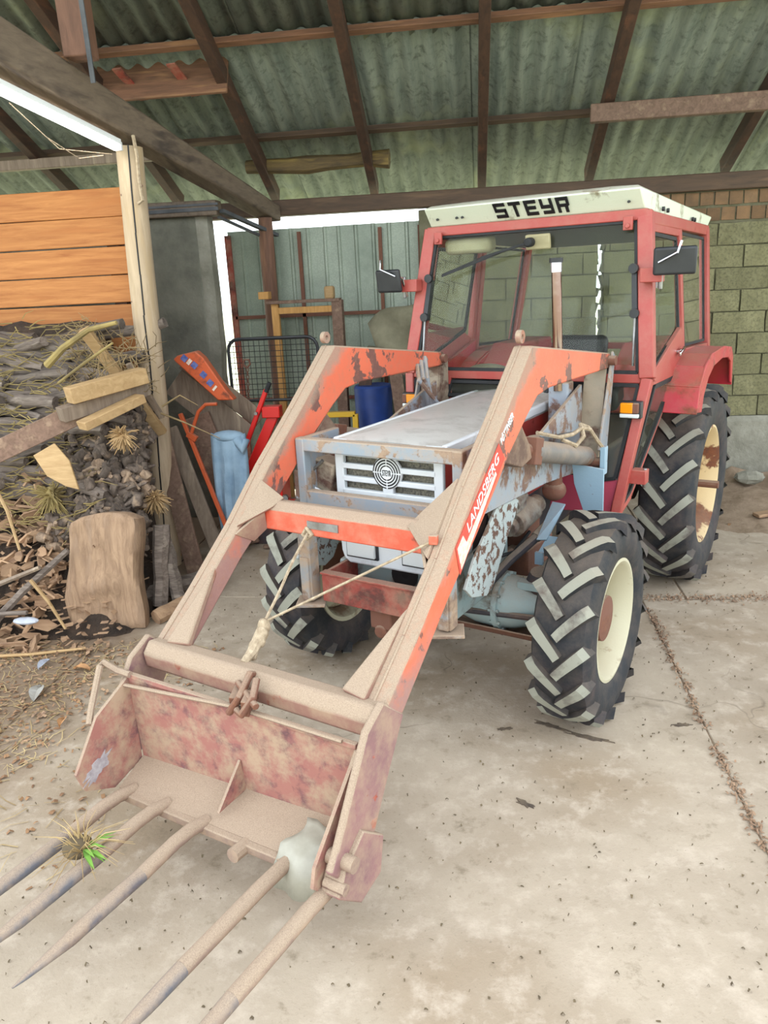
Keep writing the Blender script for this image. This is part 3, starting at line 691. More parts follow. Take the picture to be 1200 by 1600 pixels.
# front bracket, tray
b = MB()
for x in (-.3, .3): b.prism([(-.62, .62), (-.62, .88), (.1, .95), (.1, .62)], x-.015, x+.015, 'X')
b.box((0, -.50, .76), (.62, .03, .24)); part(b, 'front_support', 'axle_blue', bevel=.01)
b = MB(); b.lathe([(-.52, .075), (-.53, .075), (-.53, .06), (-.515, .0)], 24, 0, (0, 0, 0), 'Y')
for v in range(len(b.v)): b.v[v] = (b.v[v][0]+.02, b.v[v][1], b.v[v][2]+.81)
part(b, 'support_hole', 'black_print')
b = MB()
b.box((0, -.80, .80), (.58, .02, .155)); b.box((-.28, -.66, .80), (.02, .28, .15)); b.box((.28, -.66, .80), (.02, .28, .15)); b.box((0, -.66, .725), (.56, .28, .012))
b.box((0, -.80, .875), (.58, .05, .012)); part(b, 'weight_tray', 'tray_red', bevel=.004)
b = MB(); b.box((.02, -.72, .66), (.12, .1, .1)); b.cyl((.02, -.78, .60), (.02, -.62, .60), .035, n=12); part(b, 'tow_hitch', 'rust_brown', bevel=.01)

# ---- bonnet
b = MB()
hp = [(-.315, 1.40), (-.318, 1.485), (-.30, 1.512), (-.15, 1.530), (0, 1.534), (.15, 1.530), (.30, 1.512), (.318, 1.485), (.315, 1.40)]
hood = MB(); n = len(hp)
rows = [(-.63, .985, -.012), (-.60, 1, 0), (.2, 1, .005), (1.02, 1, .01)]
vs_ = []
for y, s_, dz in rows: vs_ += [(p[0]*s_, y, max(p[1], 1.455)+dz if i not in (0, n-1) else 1.46+dz) for i, p in enumerate(hp)]
fs = [(r_*n+i, r_*n+i+1, (r_+1)*n+i+1, (r_+1)*n+i) for r_ in range(3) for i in range(n-1)]+[tuple(range(n)), tuple(3*n+i for i in range(n))]
hood.add(vs_, fs); hto = part(hood, 'bonnet_top', 'hood_top', smooth=40)
b = MB()
for s in (-1, 1): b.bar((s*.306, -.60, 1.492), (s*.306, 1.02, 1.502), .03, .05)
b.bar((-.31, -.612, 1.487), (.31, -.612, 1.487), .025, .055); b.build('bonnet_rim', 'hood_white', hto, bevel=.008)
b = MB()
for s in (-1, 1):
    b.prism([(-.60, 1.46), (1.0, 1.47), (1.0, 1.02), (.1, 1.02), (-.25, 1.12), (-.60, 1.12)], s*.305, s*.292, 'X')
part(b, 'bonnet_side', 'hood_red', bevel=.003)
b = MB()   # front grille frame with slots
xs0, xs1, z0, z1 = -.30, .30, 1.165, 1.455
b.box((-.28, -.60, 1.31), (.05, .03, .30)); b.box((.28, -.60, 1.31), (.05, .03, .30)); b.box((0, -.60, 1.445), (.6, .03, .03)); b.box((0, -.60, 1.175), (.6, .03, .03))
for z in (1.25, 1.315, 1.38): b.box((0, -.60, z), (.54, .03, .028))
b.box((0, -.60, 1.21), (.035, .03, .1)); b.box((0, -.60, 1.275), (.06, .028, .06))
part(b, 'grille_frame', 'hood_white', bevel=.005)
b = MB(); b.box((0, -.565, 1.31), (.52, .02, .26)); part(b, 'radiator_mesh', 'radiator')
# round emblem
em = MB(); em.lathe([(-.618, 0), (-.618, .078), (-.612, .082), (-.60, .082)], 40, 0, (0, 0, 1.365), 'Y')
emo = part(em, 'emblem', 'sticker_white', smooth=30)
b = MB()
for r0, r1 in ((.072, .078), (.058, .066), (.045, .052), (.032, .038)):
    n = 48
    for q in range(4):
        a0 = q*PI/2+.05; a1 = (q+1)*PI/2-.05; k = 10; vs_ = []
        for i in range(k+1):
            a = lerp(a0, a1, i/k)
            for r_ in (r0, r1): vs_ += [(r_*math.cos(a), -.6195, 1.365+r_*math.sin(a))]
        b.add(vs_, [(2*i, 2*i+1, 2*i+3, 2*i+2) for i in range(k)])
b.build('emblem_rings', 'black_print', emo, smooth=0)
def put_text(txt, size, mt, origin, xdir, ydir, parent, name='lettering', sx=1, ext=.0015, shear=0):
    me = text_mb(txt, size, ext); me.materials.clear(); me.materials.append(M[mt])
    xd = Vector(xdir).normalized(); yd = Vector(ydir); yd = (yd-xd*yd.dot(xd)).normalized(); zd = xd.cross(yd)
    for v in me.vertices:
        c = v.co.copy(); v.co = Vector(origin)+xd*(c.x*sx+c.y*shear)+yd*c.y+zd*c.z
    o = bpy.data.objects.new(name, me); COL.objects.link(o); o.parent = parent; return o
put_text('STEYR', .042, 'black_print', (0, -.619, 1.350), (1, 0, 0), (0, 0, 1), emo, sx=.42)
# lower front panel with headlights
b = MB(); b.prism([(-.30, .93), (-.285, .885), (-.25, .865), (.25, .865), (.285, .885), (.30, .93), (.31, 1.165), (-.31, 1.165)], -.615, -.30, 'Y'); part(b, 'headlight_panel', 'hood_white', bevel=.012)
for s in (-1, 1):
    b = MB(); b.box((s*.165, -.618, .965), (.19, .02, .12)); hl = part(b, 'headlight', 'black_plastic', bevel=.004)
    b = MB(); b.box((s*.165, -.632, .965), (.168, .02, .098)); b.build('headlight_lens', 'lamp_lens', hl, bevel=.006)
# sticker on the bonnet side
b = MB(); b.box((.3085, -.40, 1.38), (.002, .20, .12)); st = part(b, 'sticker', 'sticker_white')
put_text('EURO', .05, 'black_print', (.3105, -.40, 1.40), (0, 1, 0), (0, 0, 1), st, sx=1.0)
put_text('MASTER', .042, 'black_print', (.3105, -.40, 1.345), (0, 1, 0), (0, 0, 1), st, sx=1.0)
# exhaust
b = MB(); b.box((.40, .66, 1.42), (.12, .10, .46)); part(b, 'exhaust_shroud', 'frame_gray', bevel=.012)
b = MB(); b.cyl((.40, .62, 1.60), (.375, .62, 2.27), .028, n=18); ex = part(b, 'exhaust_pipe', 'exhaust_metal')
b = MB(); b.cyl((.374, .62, 2.25), (.373, .62, 2.30), .032, n=18, m=0); b.cyl((.373, .62, 2.30), (.373, .62, 2.325), .038, n=18, m=1); b.build('exhaust_cap', ['chrome', 'black_plastic'], ex)

# ---- engine side details
b = MB(); b.cyl((.33, .12, .93), (.35, .34, .97), .075, n=20); b.cyl((.325, .07, .92), (.33, .12, .93), .05, n=14); b.cyl((.35, .34, .97), (.36, .42, .98), .055, n=14)
b.box((.33, .16, 1.03), (.08, .14, .05)); b.cyl((.35, .10, 1.05), (.36, .2, 1.09), .035, n=12); b.cyl((.30, .0, .92), (.32, .07, .92), .022, n=10); part(b, 'alternator', 'engine_grime', bevel=.004)
b = MB(); b.tube([(.36, -.2, 1.12), (.36, -.2, .98), (.35, -.18, .86)], .012, 8); b.tube([(.33, -.15, 1.14), (.34, -.2, 1.1), (.36, -.2, 1.05)], .014, 8); part(b, 'engine_pipe', 'plate_beige')
b = MB(); b.tube([(.43, .22, .84), (.36, .0, .76), (.30, -.2, .66)], .026, 10, 0); b.tube([(.47, .34, .90), (.43, .22, .84)], .032, 10, 1); part(b, 'steering_shaft', ['dark_grime', 'engine_grime'])
b = MB(); b.box((.27, .42, .80), (.14, .2, .16)); b.box((.24, .05, .72), (.1, .4, .06)); b.box((.3, .45, .66), (.14, .4, .16)); part(b, 'pump_housing', 'rust_brown', bevel=.015)
b = MB(); b.tube([(.34, -.28, .90), (.37, -.2, .84), (.36, -.08, .85), (.34, -.02, .93)], .014, 8); b.tube([(.30, -.1, .80), (.35, .1, .78), (.36, .3, .84)], .01, 6); b.tube([(.28, -.35, .86), (.33, -.3, .92), (.33, -.2, 1.0), (.30, -.1, 1.06)], .012, 6); part(b, 'engine_hose', 'black_rubber')
b = MB(); b.ball((.45, .44, 1.06), .068, 10, (1, 1, .9)); b.tube([(.45, .44, 1.07), (.45, .42, 1.3)], [.05, .035], 14); part(b, 'air_filter_bowl', 'rust_brown')
b = MB(); b.poly([(.48, .34, 1.02), (.56, .32, 1.02), (.50, .20, .84), (.45, .18, .84)], .012); b.poly([(.46, .18, .77), (.60, .20, .77), (.60, .22, .86), (.50, .22, .86)], .012); b.box((.47, .17, .74), (.045, .02, .07)); part(b, 'bracket', 'plate_blue')
b = MB(); b.box((.02, .55, 1.22), (.30, .12, .36)); part(b, 'firewall', 'black_plastic')

# ---- loader: frame, guard, arms, cross beams
gd = MB()
gd.bar((-.46, -.70, 1.495), (.46, -.70, 1.495), .05, .065); gd.bar((-.46, -.70, 1.225), (.46, -.70, 1.225), .05, .075)
for s in (-1, 1):
    gd.bar((s*.435, -.70, 1.19), (s*.435, -.70, 1.525), .05, .055, up=(0, 1, 0))
    gd.box((s*.44, -.55, 1.36), (.035, .3, .33))
gdo = part(gd, 'grille_guard', 'guard_blue', bevel=.006)
for s in (-1, 1):
    xl = s*.39+.02; b = MB(); b.bar((xl, -.80, .72), (xl, -.80, 1.19), .07, .07, up=(0, 1, 0)); b.bar((xl, -.80, .72), (xl, -.80, .95), .05, .09, up=(0, 1, 0)); b.box((xl, -.80, .70), (.15, .13, .018), (0, 0, .5))
    b.build('stand_leg', 'guard_dusty', gdo, bevel=.004)
    # longitudinal rail and support plate
    b = MB(); b.prism([(-.72, 1.21), (-.72, 1.36), (.1, 1.44), (.75, 1.36), (.75, 1.10), (.2, 1.16)], s*.43, s*.49, 'X'); part(b, 'side_rail', 'frame_gray', bevel=.006)
    b = MB(); pts = [(-.39, 1.18), (-.324, 1.22), (-.208, 1.205), (-.12, 1.15), (-.165, 1.08), (-.26, 1.0), (-.43, .80), (-.51, .775), (-.665, .825), (-.735, .89), (-.64, 1.0)]
    b.prism(pts, s*.495-.04*(s > 0), s*.51-.04*(s > 0), 'X'); part(b, 'support_plate', 'spotted_plate', bevel=.003)
    b = MB(); b.prism([(.10, 1.44), (.76, 1.62), (.80, 1.25), (.40, 1.3)], s*.47, s*.49, 'X'); part(b, 'gusset_plate', 'frame_gray', bevel=.003)
    b = MB(); b.poly([(s*.47, .74, 1.20), (s*.61, .74, 1.20), (s*.61, .84, 1.74), (s*.49, .84, 1.74)], .014); b.poly([(s*.47, .74, 1.2), (s*.49, .84, 1.74), (s*.49, .95, 1.74), (s*.47, .92, 1.2)], .012); part(b, 'tower_plate', 'plate_beige', bevel=.003)
    b = MB(); b.poly([(s*.63, .66, 1.26), (s*.63, .80, 1.22), (s*.63, .90, 1.77), (s*.63, .86, 1.80)], .014); part(b, 'tower_blade', 'guard_blue', bevel=.003)
    b = MB(); b.poly([(s*.515, .55, 1.20), (s*.70, .55, 1.18), (s*.70, .56, .89), (s*.60, .56, .88), (s*.53, .55, 1.08)], .014); b.box((s*.68, .60, 1.22), (.03, .05, .16)); part(b, 'mount_plate', 'plate_blue', bevel=.003)
    b = MB(); b.cyl((s*.44, .84, 1.75), (s*.66, .84, 1.75), .028, n=14); b.cyl((s*.44, .62, 1.20), (s*.66, .62, 1.20), .025, n=14); part(b, 'pivot_pin', 'rust_brown')
    # lift cylinder
    b = MB(); b.cyl((s*.575, -.22, 1.435), (s*.575, .60, 1.235), .055, n=20, m=0); b.cyl((s*.575, -.38, 1.475), (s*.575, -.22, 1.435), .035, n=14, m=1); b.box((s*.575, -.24, 1.44), (.1, .09, .13), (R(-14), 0, 0), 1)
    b.cyl((s*.575, .58, 1.24), (s*.575, .66, 1.215), .045, n=14, m=1); part(b, 'lift_cylinder', ['cylinder_metal', 'rust_brown'], bevel=.004)
# tow rope tied on the right hand rail cylinder
b = MB(); random.seed(31)
b.tube([(.50, .04, 1.47), (.53, .10, 1.45), (.56, .2, 1.42), (.60, .3, 1.42), (.62, .38, 1.44), (.64, .46, 1.42), (.66, .54, 1.34), (.68, .62, 1.27)], .011, 6)
b.tube([(.56, .24, 1.40), (.62, .30, 1.36), (.64, .36, 1.40), (.60, .42, 1.45), (.62, .5, 1.42)], .012, 6)
part(b, 'tied_cable', 'rope')
# arms
armp = [(-.335, 1.94), (.86, 1.79), (.86, 1.705), (.34, 1.715), (-.10, 1.722), (-.26, 1.705), (-.38, 1.635), (-.58, 1.50), (-.69, 1.41), (-.92, 1.225), (-1.18, 1.04), (-1.385, .87), (-1.55, .735), (-1.66, .81), (-1.43, .985), (-1.17, 1.20), (-.93, 1.43), (-.66, 1.655)]
FRONT = [(-.335, 1.94), (-.66, 1.655), (-.93, 1.43), (-1.17, 1.20), (-1.43, .985), (-1.66, .81)]
arms = {}
for s in (-1, 1):
    xa, xb = (.53, .62) if s > 0 else (-.555, -.465); xm = (xa+xb)/2
    b = MB(); b.prism(armp, xa, xb, 'X')
    a = part(b, 'loader_arm', 'arm_orange' if s > 0 else 'arm_orange_worn', bevel=.008); arms[s] = a
    # raised weld strip along the front edge
    b = MB()
    for p, q in zip(FRONT, FRONT[1:]): b.tube([(xm-.012, p[0], p[1]), (xm-.012, q[0], q[1])], .007, 6)
    b.build('weld_strip', 'cross_dusty', a, bevel=.004)
    b = MB(); b.lathe([(-.012, .012), (-.012, .03), (.012, .03), (.012, .012)], 16, 0, (xm-.01, -.34, 1.98), close=True); b.build('lifting_eye', 'cross_dusty', a)
    # cylinder lug under the arm
    b = MB(); b.prism([(-.43, 1.60), (-.33, 1.49), (-.30, 1.42), (-.42, 1.40), (-.60, 1.46)], xa+.008, xb-.008, 'X'); b.build('cylinder_lug', 'dark_rust', a, bevel=.006)
    # lower arm section
    lo = [(-1.54, .735), (-1.67, .85), (-1.78, .79), (-1.985, .46), (-2.03, .40), (-1.98, .34), (-1.86, .31), (-1.78, .36), (-1.66, .55)]
    b = MB(); b.prism(lo, *((.592, .622) if s > 0 else (-.592, -.566)), 'X'); b.build('arm_tip', 'lower_arm', a, bevel=.01)
    b = MB(); b.cyl((.56 if s > 0 else -.62, -1.955, .40), (.665 if s > 0 else -.562, -1.955, .40), .028, n=14); b.cyl((.57 if s > 0 else -.61, -2.0, .33), (.655 if s > 0 else -.562, -2.0, .33), .02, n=12); b.build('pivot_pin', 'tine_root', a)
# lettering on the outer face of the arm
ad = Vector((0, -.93+1.45, 1.54-1.13)).normalized(); up_ = Vector((1, 0, 0)).cross(ad)
if up_.z < 0: up_ = -up_
def on_arm(t, off): # t metres along the front edge from the lower corner, off inward from it
    p = Vector((.6215, -1.45, 1.13))+ad*t-up_*off; return p
a1 = arms[1]
def tri_face(pts, mt, name, x=.6212, th=.0016):
    b = MB(); b.prism([(p.y, p.z) for p in pts], x, x+th, 'X'); return b.build(name, mt, a1, smooth=0)
tri_face([on_arm(.28, .245), on_arm(.33, .125), on_arm(.86, .118), on_arm(.86, .215), on_arm(.40, .235)], 'red_print', 'decal_field')
tri_face([on_arm(.30, .235), on_arm(.335, .14), on_arm(.40, .14), on_arm(.40, .188), on_arm(.76, .182), on_arm(.76, .202), on_arm(.40, .228)], 'white_print', 'decal_stripe', .6229)
put_text('LANDSBERG', .062, 'sticker_white', on_arm(.625, .175)+Vector((.0016, 0, 0)), ad, up_, a1, sx=1.12, shear=.35)
put_text('PÖTTINGER', .044, 'sticker_white', on_arm(.955, .148), ad, up_, a1, sx=.68, shear=.25, ext=.0025)
# cross beams
b = MB(); b.prism([(-1.055, 1.16), (-1.05, 1.262), (-1.0, 1.29), (-.92, 1.27), (-.93, 1.16)], -.468, .533, 'X'); uc = part(b, 'upper_crossbeam', 'cross_orange', bevel=.008)
b = MB(); b.box((-.07, -1.056, 1.215), (.17, .006, .035)); b.build('data_plate', 'steel', uc)
for xo, xi, yg, zg in ((.532, .37, -.90, 1.455), (-.467, -.36, -.99, 1.375)):
    b = MB(); b.poly([(xo, -1.18, 1.20), (xo, yg, zg), (xi, -.96, 1.288), (xi, -1.045, 1.268)], .016); b.build('corner_gusset', 'cross_dusty', uc, bevel=.003)
    b = MB(); b.poly([(xo, -1.20, 1.17), (xo, -1.08, 1.10), (lerp(xo, xi, .6), -1.05, 1.165), (lerp(xo, xi, .6), -1.06, 1.26)], .014); b.build('corner_gusset', 'cross_dusty', uc, bevel=.003)
b = MB(); b.box((.535, -1.13, 1.265), (.035, .03, .04), (0, 0, .3)); b.build('rope_cleat', 'cross_orange', uc, bevel=.004)
b = MB(); b.prism([(-1.72, .72), (-1.73, .79), (-1.69, .835), (-1.61, .82), (-1.59, .74), (-1.64, .70)], -.555, .60, 'X'); lc = part(b, 'lower_crossbeam', 'cross_dusty', bevel=.012)
b = MB()
for s in (-1, 1):
    xo = .535 if s > 0 else -.47; b = MB(); b.poly([(xo, -1.33, 1.05), (xo, -1.66, .82), (xo-s*.11, -1.64, .825)], .04); b.build('corner_gusset', 'cross_dusty', lc, bevel=.01)
b = MB(); random.seed(14)
b.tube([(.03, -1.66, .80), (.05, -1.72, .84), (.06, -1.80, .78), (.02, -1.82, .72), (-.02, -1.76, .70), (-.02, -1.68, .74)], .016, 8)
b.tube([(.10, -1.74, .84), (.13, -1.80, .80), (.10, -1.84, .74), (.06, -1.82, .74)], .015, 8); b.box((.04, -1.75, .76), (.1, .08, .03), (.2, .1, .4)); b.box((.09, -1.79, .76), (.03, .07, .07), (.2, .1, .4)); b.cyl((.0, -1.74, .80), (.16, -1.82, .78), .014, n=8)
b.build('quick_hitch', 'rust_brown', lc, bevel=.003)

# fork bucket
bu = MB(); bu.poly([(-.55, -1.82, .73), (.55, -1.74, .69), (.55, -1.72, .34), (-.55, -1.80, .33)], .012)
bu.bar((-.55, -1.82, .735), (.55, -1.745, .695), .022, .022)
bo = part(bu, 'bucket', 'bucket_red', bevel=.003)
b = MB(); b.poly([(-.55, -1.80, .335), (.55, -1.72, .335), (.55, -1.93, .29), (-.52, -1.965, .285)], .014); b.build('bucket_floor', 'tine_root', bo)
b = MB(); b.poly([(-.55, -1.82, .73), (-.56, -1.81, .33), (-.55, -1.97, .285), (-.55, -2.10, .35), (-.55, -2.13, .44), (-.55, -2.0, .63)], .014); b.build('side_plate', 'bucket_red', bo)
b = MB(); random.seed(77); pts = []
for i in range(26):
    a = 2*PI*i/26; q = rnd(.55, 1.2); u = .095*math.cos(a)*q; v = .04*math.sin(a)*q; pts.append((-2.03+u*.75-v*.5, .42+u*.45+v*.8))
b.prism(pts, -.5425, -.5405, 'X'); b.build('scraped_patch', 'gray_scrape', bo, smooth=0)
b = MB(); b.poly([(.55, -1.735, .70), (.55, -1.72, .30), (.55, -1.90, .17), (.55, -2.05, .33), (.55, -2.03, .40)], .014); b.build('side_plate', 'bucket_red', bo)
b = MB(); b.poly([(.60, -1.74, .36), (.60, -1.77, .22), (.60, -1.90, .19), (.60, -2.02, .30), (.60, -1.98, .38), (.60, -1.86, .46)], .08); b.build('tilt_bracket', 'lower_arm', bo, bevel=.006)
b = MB(); b.poly([(.0, -1.76, .34), (.0, -1.78, .48), (.0, -1.92, .33)], .012); b.build('stiffener', 'bucket_red', bo)
b = MB(); b.bar((-.50, -1.975, .275), (.58, -1.94, .275), .035, .035); b.bar((-.50, -1.945, .262), (.58, -1.91, .262), .02, .02); b.build('tine_bar', 'tine_root', bo, bevel=.005)
for x, ln in ((-.46, .95), (-.265, .85), (-.05, .80), (.36, .86), (.565, .86)):
    y0 = -1.955; r0 = .027
    path = [(x, y0+.02, .285), (x-.004, y0-.06, .30), (x-.004, y0-.14, .30), (x, y0-.30, .285), (x+.0, y0-.5, .275), (x, y0-ln*.75, .265), (x, y0-ln*.95, .262), (x, y0-ln, .262)]
    if x > .3: path = [(x, y0+.02, .28), (x, y0-.14, .285), (x, y0-.3, .28), (x, y0-.5, .275), (x, y0-ln*.75, .268), (x, y0-ln*.95, .262), (x, y0-ln, .262)]
    rs = [r0]*(len(path)-3)+[r0*.9, r0*.35, .003]
    b = MB(); b.tube(path[:4], rs[:4], 10); b.tube(path[3:], rs[3:], 10, 1); b.build('tine', ['tine_root', 'tine_steel'], bo, smooth=50)
b = MB(); b.cyl((.16, -1.94, .27), (.16, -2.02, .275), .028, n=10); b.build('tine_stub', 'tine_root', bo)
b = MB(); b.tube([(-.52, -1.83, .745), (-.60, -1.83, .745), (-.66, -1.85, .78), (-.655, -1.87, .77), (-.60, -1.98, .64), (-.57, -2.02, .60)], .014, 8); b.build('release_lever', 'tine_root', bo)
b = MB(); b.tube([(-.56, -1.85, .70), (.0, -1.80, .73), (.5, -1.765, .71)], .008, 6); b.build('edge_weld', 'tine_root', bo)

# ---- cab
def CX(z): return .70+(2.55-z)*.109
F_T, F_M, F_B = (.70, 1.18, 2.56), (.80, 1.0, 1.63), (.70, .82, .84)
def mir(p, s): return (p[0]*s, p[1], p[2])
ca = MB()
for s in (-1, 1):
    ca.bar(mir(F_T, s), mir(F_M, s), .085, .07, up=(0, 1, 0)); ca.bar(mir(F_M, s), mir(F_B, s), .06, .06, up=(0, 1, 0))
    ca.bar((s*.70, 1.15, 2.53), (s*.70, 2.90, 2.50), .06, .07)
    ca.bar((s*.70, 1.98, 2.52), (s*.775, 1.95, 1.70), .05, .05, up=(0, 1, 0))
    ca.bar((s*.70, 2.86, 2.52), (s*.79, 2.72, 1.64), .07, .07, up=(0, 1, 0))
    ca.bar((s*.785, 1.93, 1.69), (s*.79, 2.74, 1.66), .05, .05)
ca.bar((-.72, 1.17, 2.545), (.72, 1.17, 2.545), .06, .06); ca.bar((-.80, 1.0, 1.63), (.80, 1.0, 1.63), .04, .055); ca.bar((-.70, 2.88, 2.50), (.70, 2.88, 2.50), .06, .06)
ca.bar((-.79, 2.74, 1.66), (.79, 2.74, 1.66), .05, .05)
cab = part(ca, 'cab_frame', 'cab_red', bevel=.006)
# roof
b = MB()
lo = [(-.70, 1.16, 2.575), (.70, 1.16, 2.575), (.70, 2.96, 2.515), (-.70, 2.96, 2.515)]
hi = [(-.69, 1.05, 2.68), (.70, 1.05, 2.68), (.72, 3.03, 2.60), (-.70, 3.03, 2.60)]
hi2 = [(-.66, 1.10, 2.70), (.67, 1.10, 2.70), (.68, 3.0, 2.615), (-.66, 3.0, 2.615)]
tp_ = [(-.45, 1.35, 2.73), (.45, 1.35, 2.73), (.45, 2.7, 2.67), (-.45, 2.7, 2.67)]
vs_ = lo+hi+hi2+tp_; fs = [(3, 2, 1, 0), (12, 13, 14, 15)]+[(4*k+i, 4*k+(i+1) % 4, 4*k+4+(i+1) % 4, 4*k+4+i) for k in range(3) for i in range(4)]
b.add(vs_, fs); ro = part(b, 'cab_roof', 'roof_white', bevel=.008, smooth=25)
# STEYR in block strokes
L_ = {
 'S': [(0, 0, 1, .2), (.8, 0, 1, .58), (0, .4, 1, .6), (0, .42, .2, 1), (0, .8, 1, 1)],
 'T': [(0, .8, 1, 1), (.38, 0, .62, .8)],
 'E': [(0, 0, .24, 1), (.24, 0, 1, .2), (.24, .4, .9, .6), (.24, .8, 1, 1)],
 'Y': [(0, .38, .22, 1), (.2, .38, .8, .58), (.78, .2, 1, 1), (.1, 0, 1, .2)],
 'R': [(0, 0, .24, 1), (.24, .8, 1, 1), (.78, .45, 1, .82), (.24, .38, .9, .56), (.62, 0, .86, .4)]}
b = MB(); x = -.205; nrm = Vector((0, -.675, -.737)) 
for ch in 'STEYR':
    for (a_, c_, d_, e_) in L_[ch]:
        x0, x1 = x+a_*.076, x+d_*.076
        def Q(xx, t): 
            z = 2.593+t*.078; return (xx, 1.16-(z-2.575)/.11*.12-.004, z)
        b.poly([Q(x0, c_), Q(x1, c_), Q(x1, e_), Q(x0, e_)], .006)
    x += .1005
b.build('lettering', 'black_print', ro, smooth=0)
b = MB()
for s, yy in ((1, 1.5), (1, 1.62), (1, 2.35), (1, 2.42)): b.cyl((s*.713, yy, 2.60-(yy-1.1)*.032), (s*.728, yy, 2.60-(yy-1.1)*.032), .014, n=10)
for xx in (-.62, -.48, -.44, .62): b.cyl((xx, 1.13, 2.62), (xx, 1.10, 2.615), .008, n=8)
b.build('roof_bolt', 'black_plastic', ro)
def pane(pts, name='window_pane', mt='cab_glass', fr=.022, parent=None, frame=True):
    P_ = [Vector(p) for p in pts]; c = sum(P_, Vector())/len(P_)
    b = MB(); b.add(pts, [tuple(range(len(pts)))]); g_ = b.build(name, mt, parent or cab, smooth=0)
    if frame:
        b = MB(); k = len(P_)
        nrm = (P_[1]-P_[0]).cross(P_[2]-P_[0]).normalized()
        for i in range(k): b.bar(P_[i], P_[(i+1) % k], fr, fr*.8, up=nrm)
        b.build('window_seal', 'black_rubber', g_, smooth=0)
    return g_
ws = pane([(-.655, 1.155, 2.51), (.655, 1.155, 2.51), (.745, .99, 1.665), (-.745, .99, 1.665)], 'windscreen')
for s in (-1, 1):
    pane([(s*.525, .985, 1.59), (s*.755, .985, 1.59), (s*.675, .86, 1.05), (s*.545, .865, 1.02)], 'lower_pane', 'side_glass')
    # door
    d = MB()
    d.bar((s*.712, 1.235, 2.49), (s*.80, 1.10, 1.60), .045, .04, up=(0, 1, 0)); d.bar((s*.712, 1.235, 2.475), (s*.712, 1.92, 2.46), .04, .045); d.bar((s*.712, 1.92, 2.48), (s*.785, 1.90, 1.72), .045, .04, up=(0, 1, 0))
    d.poly([(s*.80, 1.08, 1.66), (s*.80, 1.75, 1.87), (s*.79, 1.92, 1.78), (s*.80, 1.72, 1.56), (s*.80, 1.08, 1.58)], .03)
    d.bar((s*.80, 1.08, 1.60), (s*.715, .84, .86), .03, .03, up=(0, 1, 0)); d.bar((s*.80, 1.74, 1.60), (s*.73, .98, .92), .03, .03, up=(0, 1, 0)); d.bar((s*.715, .84, .86), (s*.73, .98, .92), .03, .04); 
    do = part(d, 'cab_door', 'cab_red', bevel=.004)
    pane([(s*.717, 1.28, 2.44), (s*.717, 1.88, 2.42), (s*.782, 1.80, 1.86), (s*.798, 1.14, 1.68)], parent=do, mt='side_glass')
    pane([(s*.803, 1.14, 1.565), (s*.803, 1.66, 1.56), (s*.735, .95, .95), (s*.725, .86, .91)], parent=do, mt='side_glass', fr=.03)
    b = MB(); b.cyl((s*.81, 1.68, 1.72), (s*.84, 1.68, 1.72), .018, n=12); b.bar((s*.84, 1.63, 1.705), (s*.84, 1.76, 1.735), .018, .03); b.build('door_handle', 'chrome', do, bevel=.006)
    b = MB(); b.box((s*.78, .93, 1.06), (.13, .08, .085)); b.cyl((s*.83, .93, .99), (s*.83, .93, 1.11), .012, n=8, m=1)
    b.build('door_hinge', ['cab_red', 'steel'], cab, bevel=.008); b = MB()
    b.box((s*.79, 1.03, 2.21), (.12, .08, .08)); b.cyl((s*.84, 1.02, 2.13), (s*.84, 1.02, 2.27), .013, n=8, m=1)
    b.build('door_hinge', ['cab_red', 'steel'], cab, bevel=.008)
    # rear side pane
    pane([(s*.712, 2.04, 2.46), (s*.712, 2.79, 2.44), (s*.785, 2.68, 1.71), (s*.785, 2.0, 1.73)], mt='side_glass', fr=.018)
    # front lower panel
    b = MB(); b.poly([(s*.70, .835, .84), (s*.28, .835, .82), (s*.28, .90, 1.04), (s*.71, .865, 1.04)], .02); b.poly([(s*.70, .84, .84), (s*.70, 1.0, .86), (s*.55, 1.5, .84), (s*.3, .9, .82)], .02); part(b, 'footwell_panel', 'panel_pink', bevel=.004)
    # fender
    prof = [(1.46, 1.36), (1.52, 1.52), (1.66, 1.63), (1.85, 1.69), (2.3, 1.70), (2.62, 1.665), (2.70, 1.60), (2.74, 1.38)]
    b = MB()
    for p, q in zip(prof, prof[1:]):
        b.poly([(s*.62, p[0], p[1]), (s*1.0, p[0]+(0 if p[0] > 1.9 else 0), p[1]-.01), (s*1.0, q[0], q[1]-.01), (s*.62, q[0], q[1])], .014)
    flo = [(y_*1, z_) for y_, z_ in prof]; inner = [(2.68, 1.40), (2.62, 1.56), (2.5, 1.60), (2.25, 1.62), (1.95, 1.60), (1.78, 1.54), (1.66, 1.44), (1.62, 1.34)]
    b.prism(flo+inner, s*.985, s*1.0, 'X')
    b.prism([(1.46, 1.36), (1.46, 1.2), (2.74, 1.2)]+flo[::-1][:-1], s*.60, s*.615, 'X')
    part(b, 'rear_fender', 'fender_red', bevel=.004)
    # indicator
    b = MB(); b.box((s*.742, .90, 1.462), (.125, .05, .10), None, 0); b.box((s*.725, .868, 1.475), (.075, .03, .06), None, 1); b.box((s*.775, .868, 1.475), (.035, .03, .06), None, 2); b.box((s*.74, .868, 1.43), (.11, .026, .024), None, 3)
    part(b, 'indicator_lamp', ['black_plastic', 'amber_lens', 'rust_brown', 'lamp_lens'], bevel=.006)
    # mirror
    ang = -.15*s
    b = MB(); b.box((0, 0, 0), (.225, .03, .15)); mo = b.build('wing_mirror', 'black_plastic', cab, (s*.925, .96, 2.28 if s > 0 else 2.245), (R(8), 0, 0.25 if s > 0 else -.25), bevel=.035, seg=4)
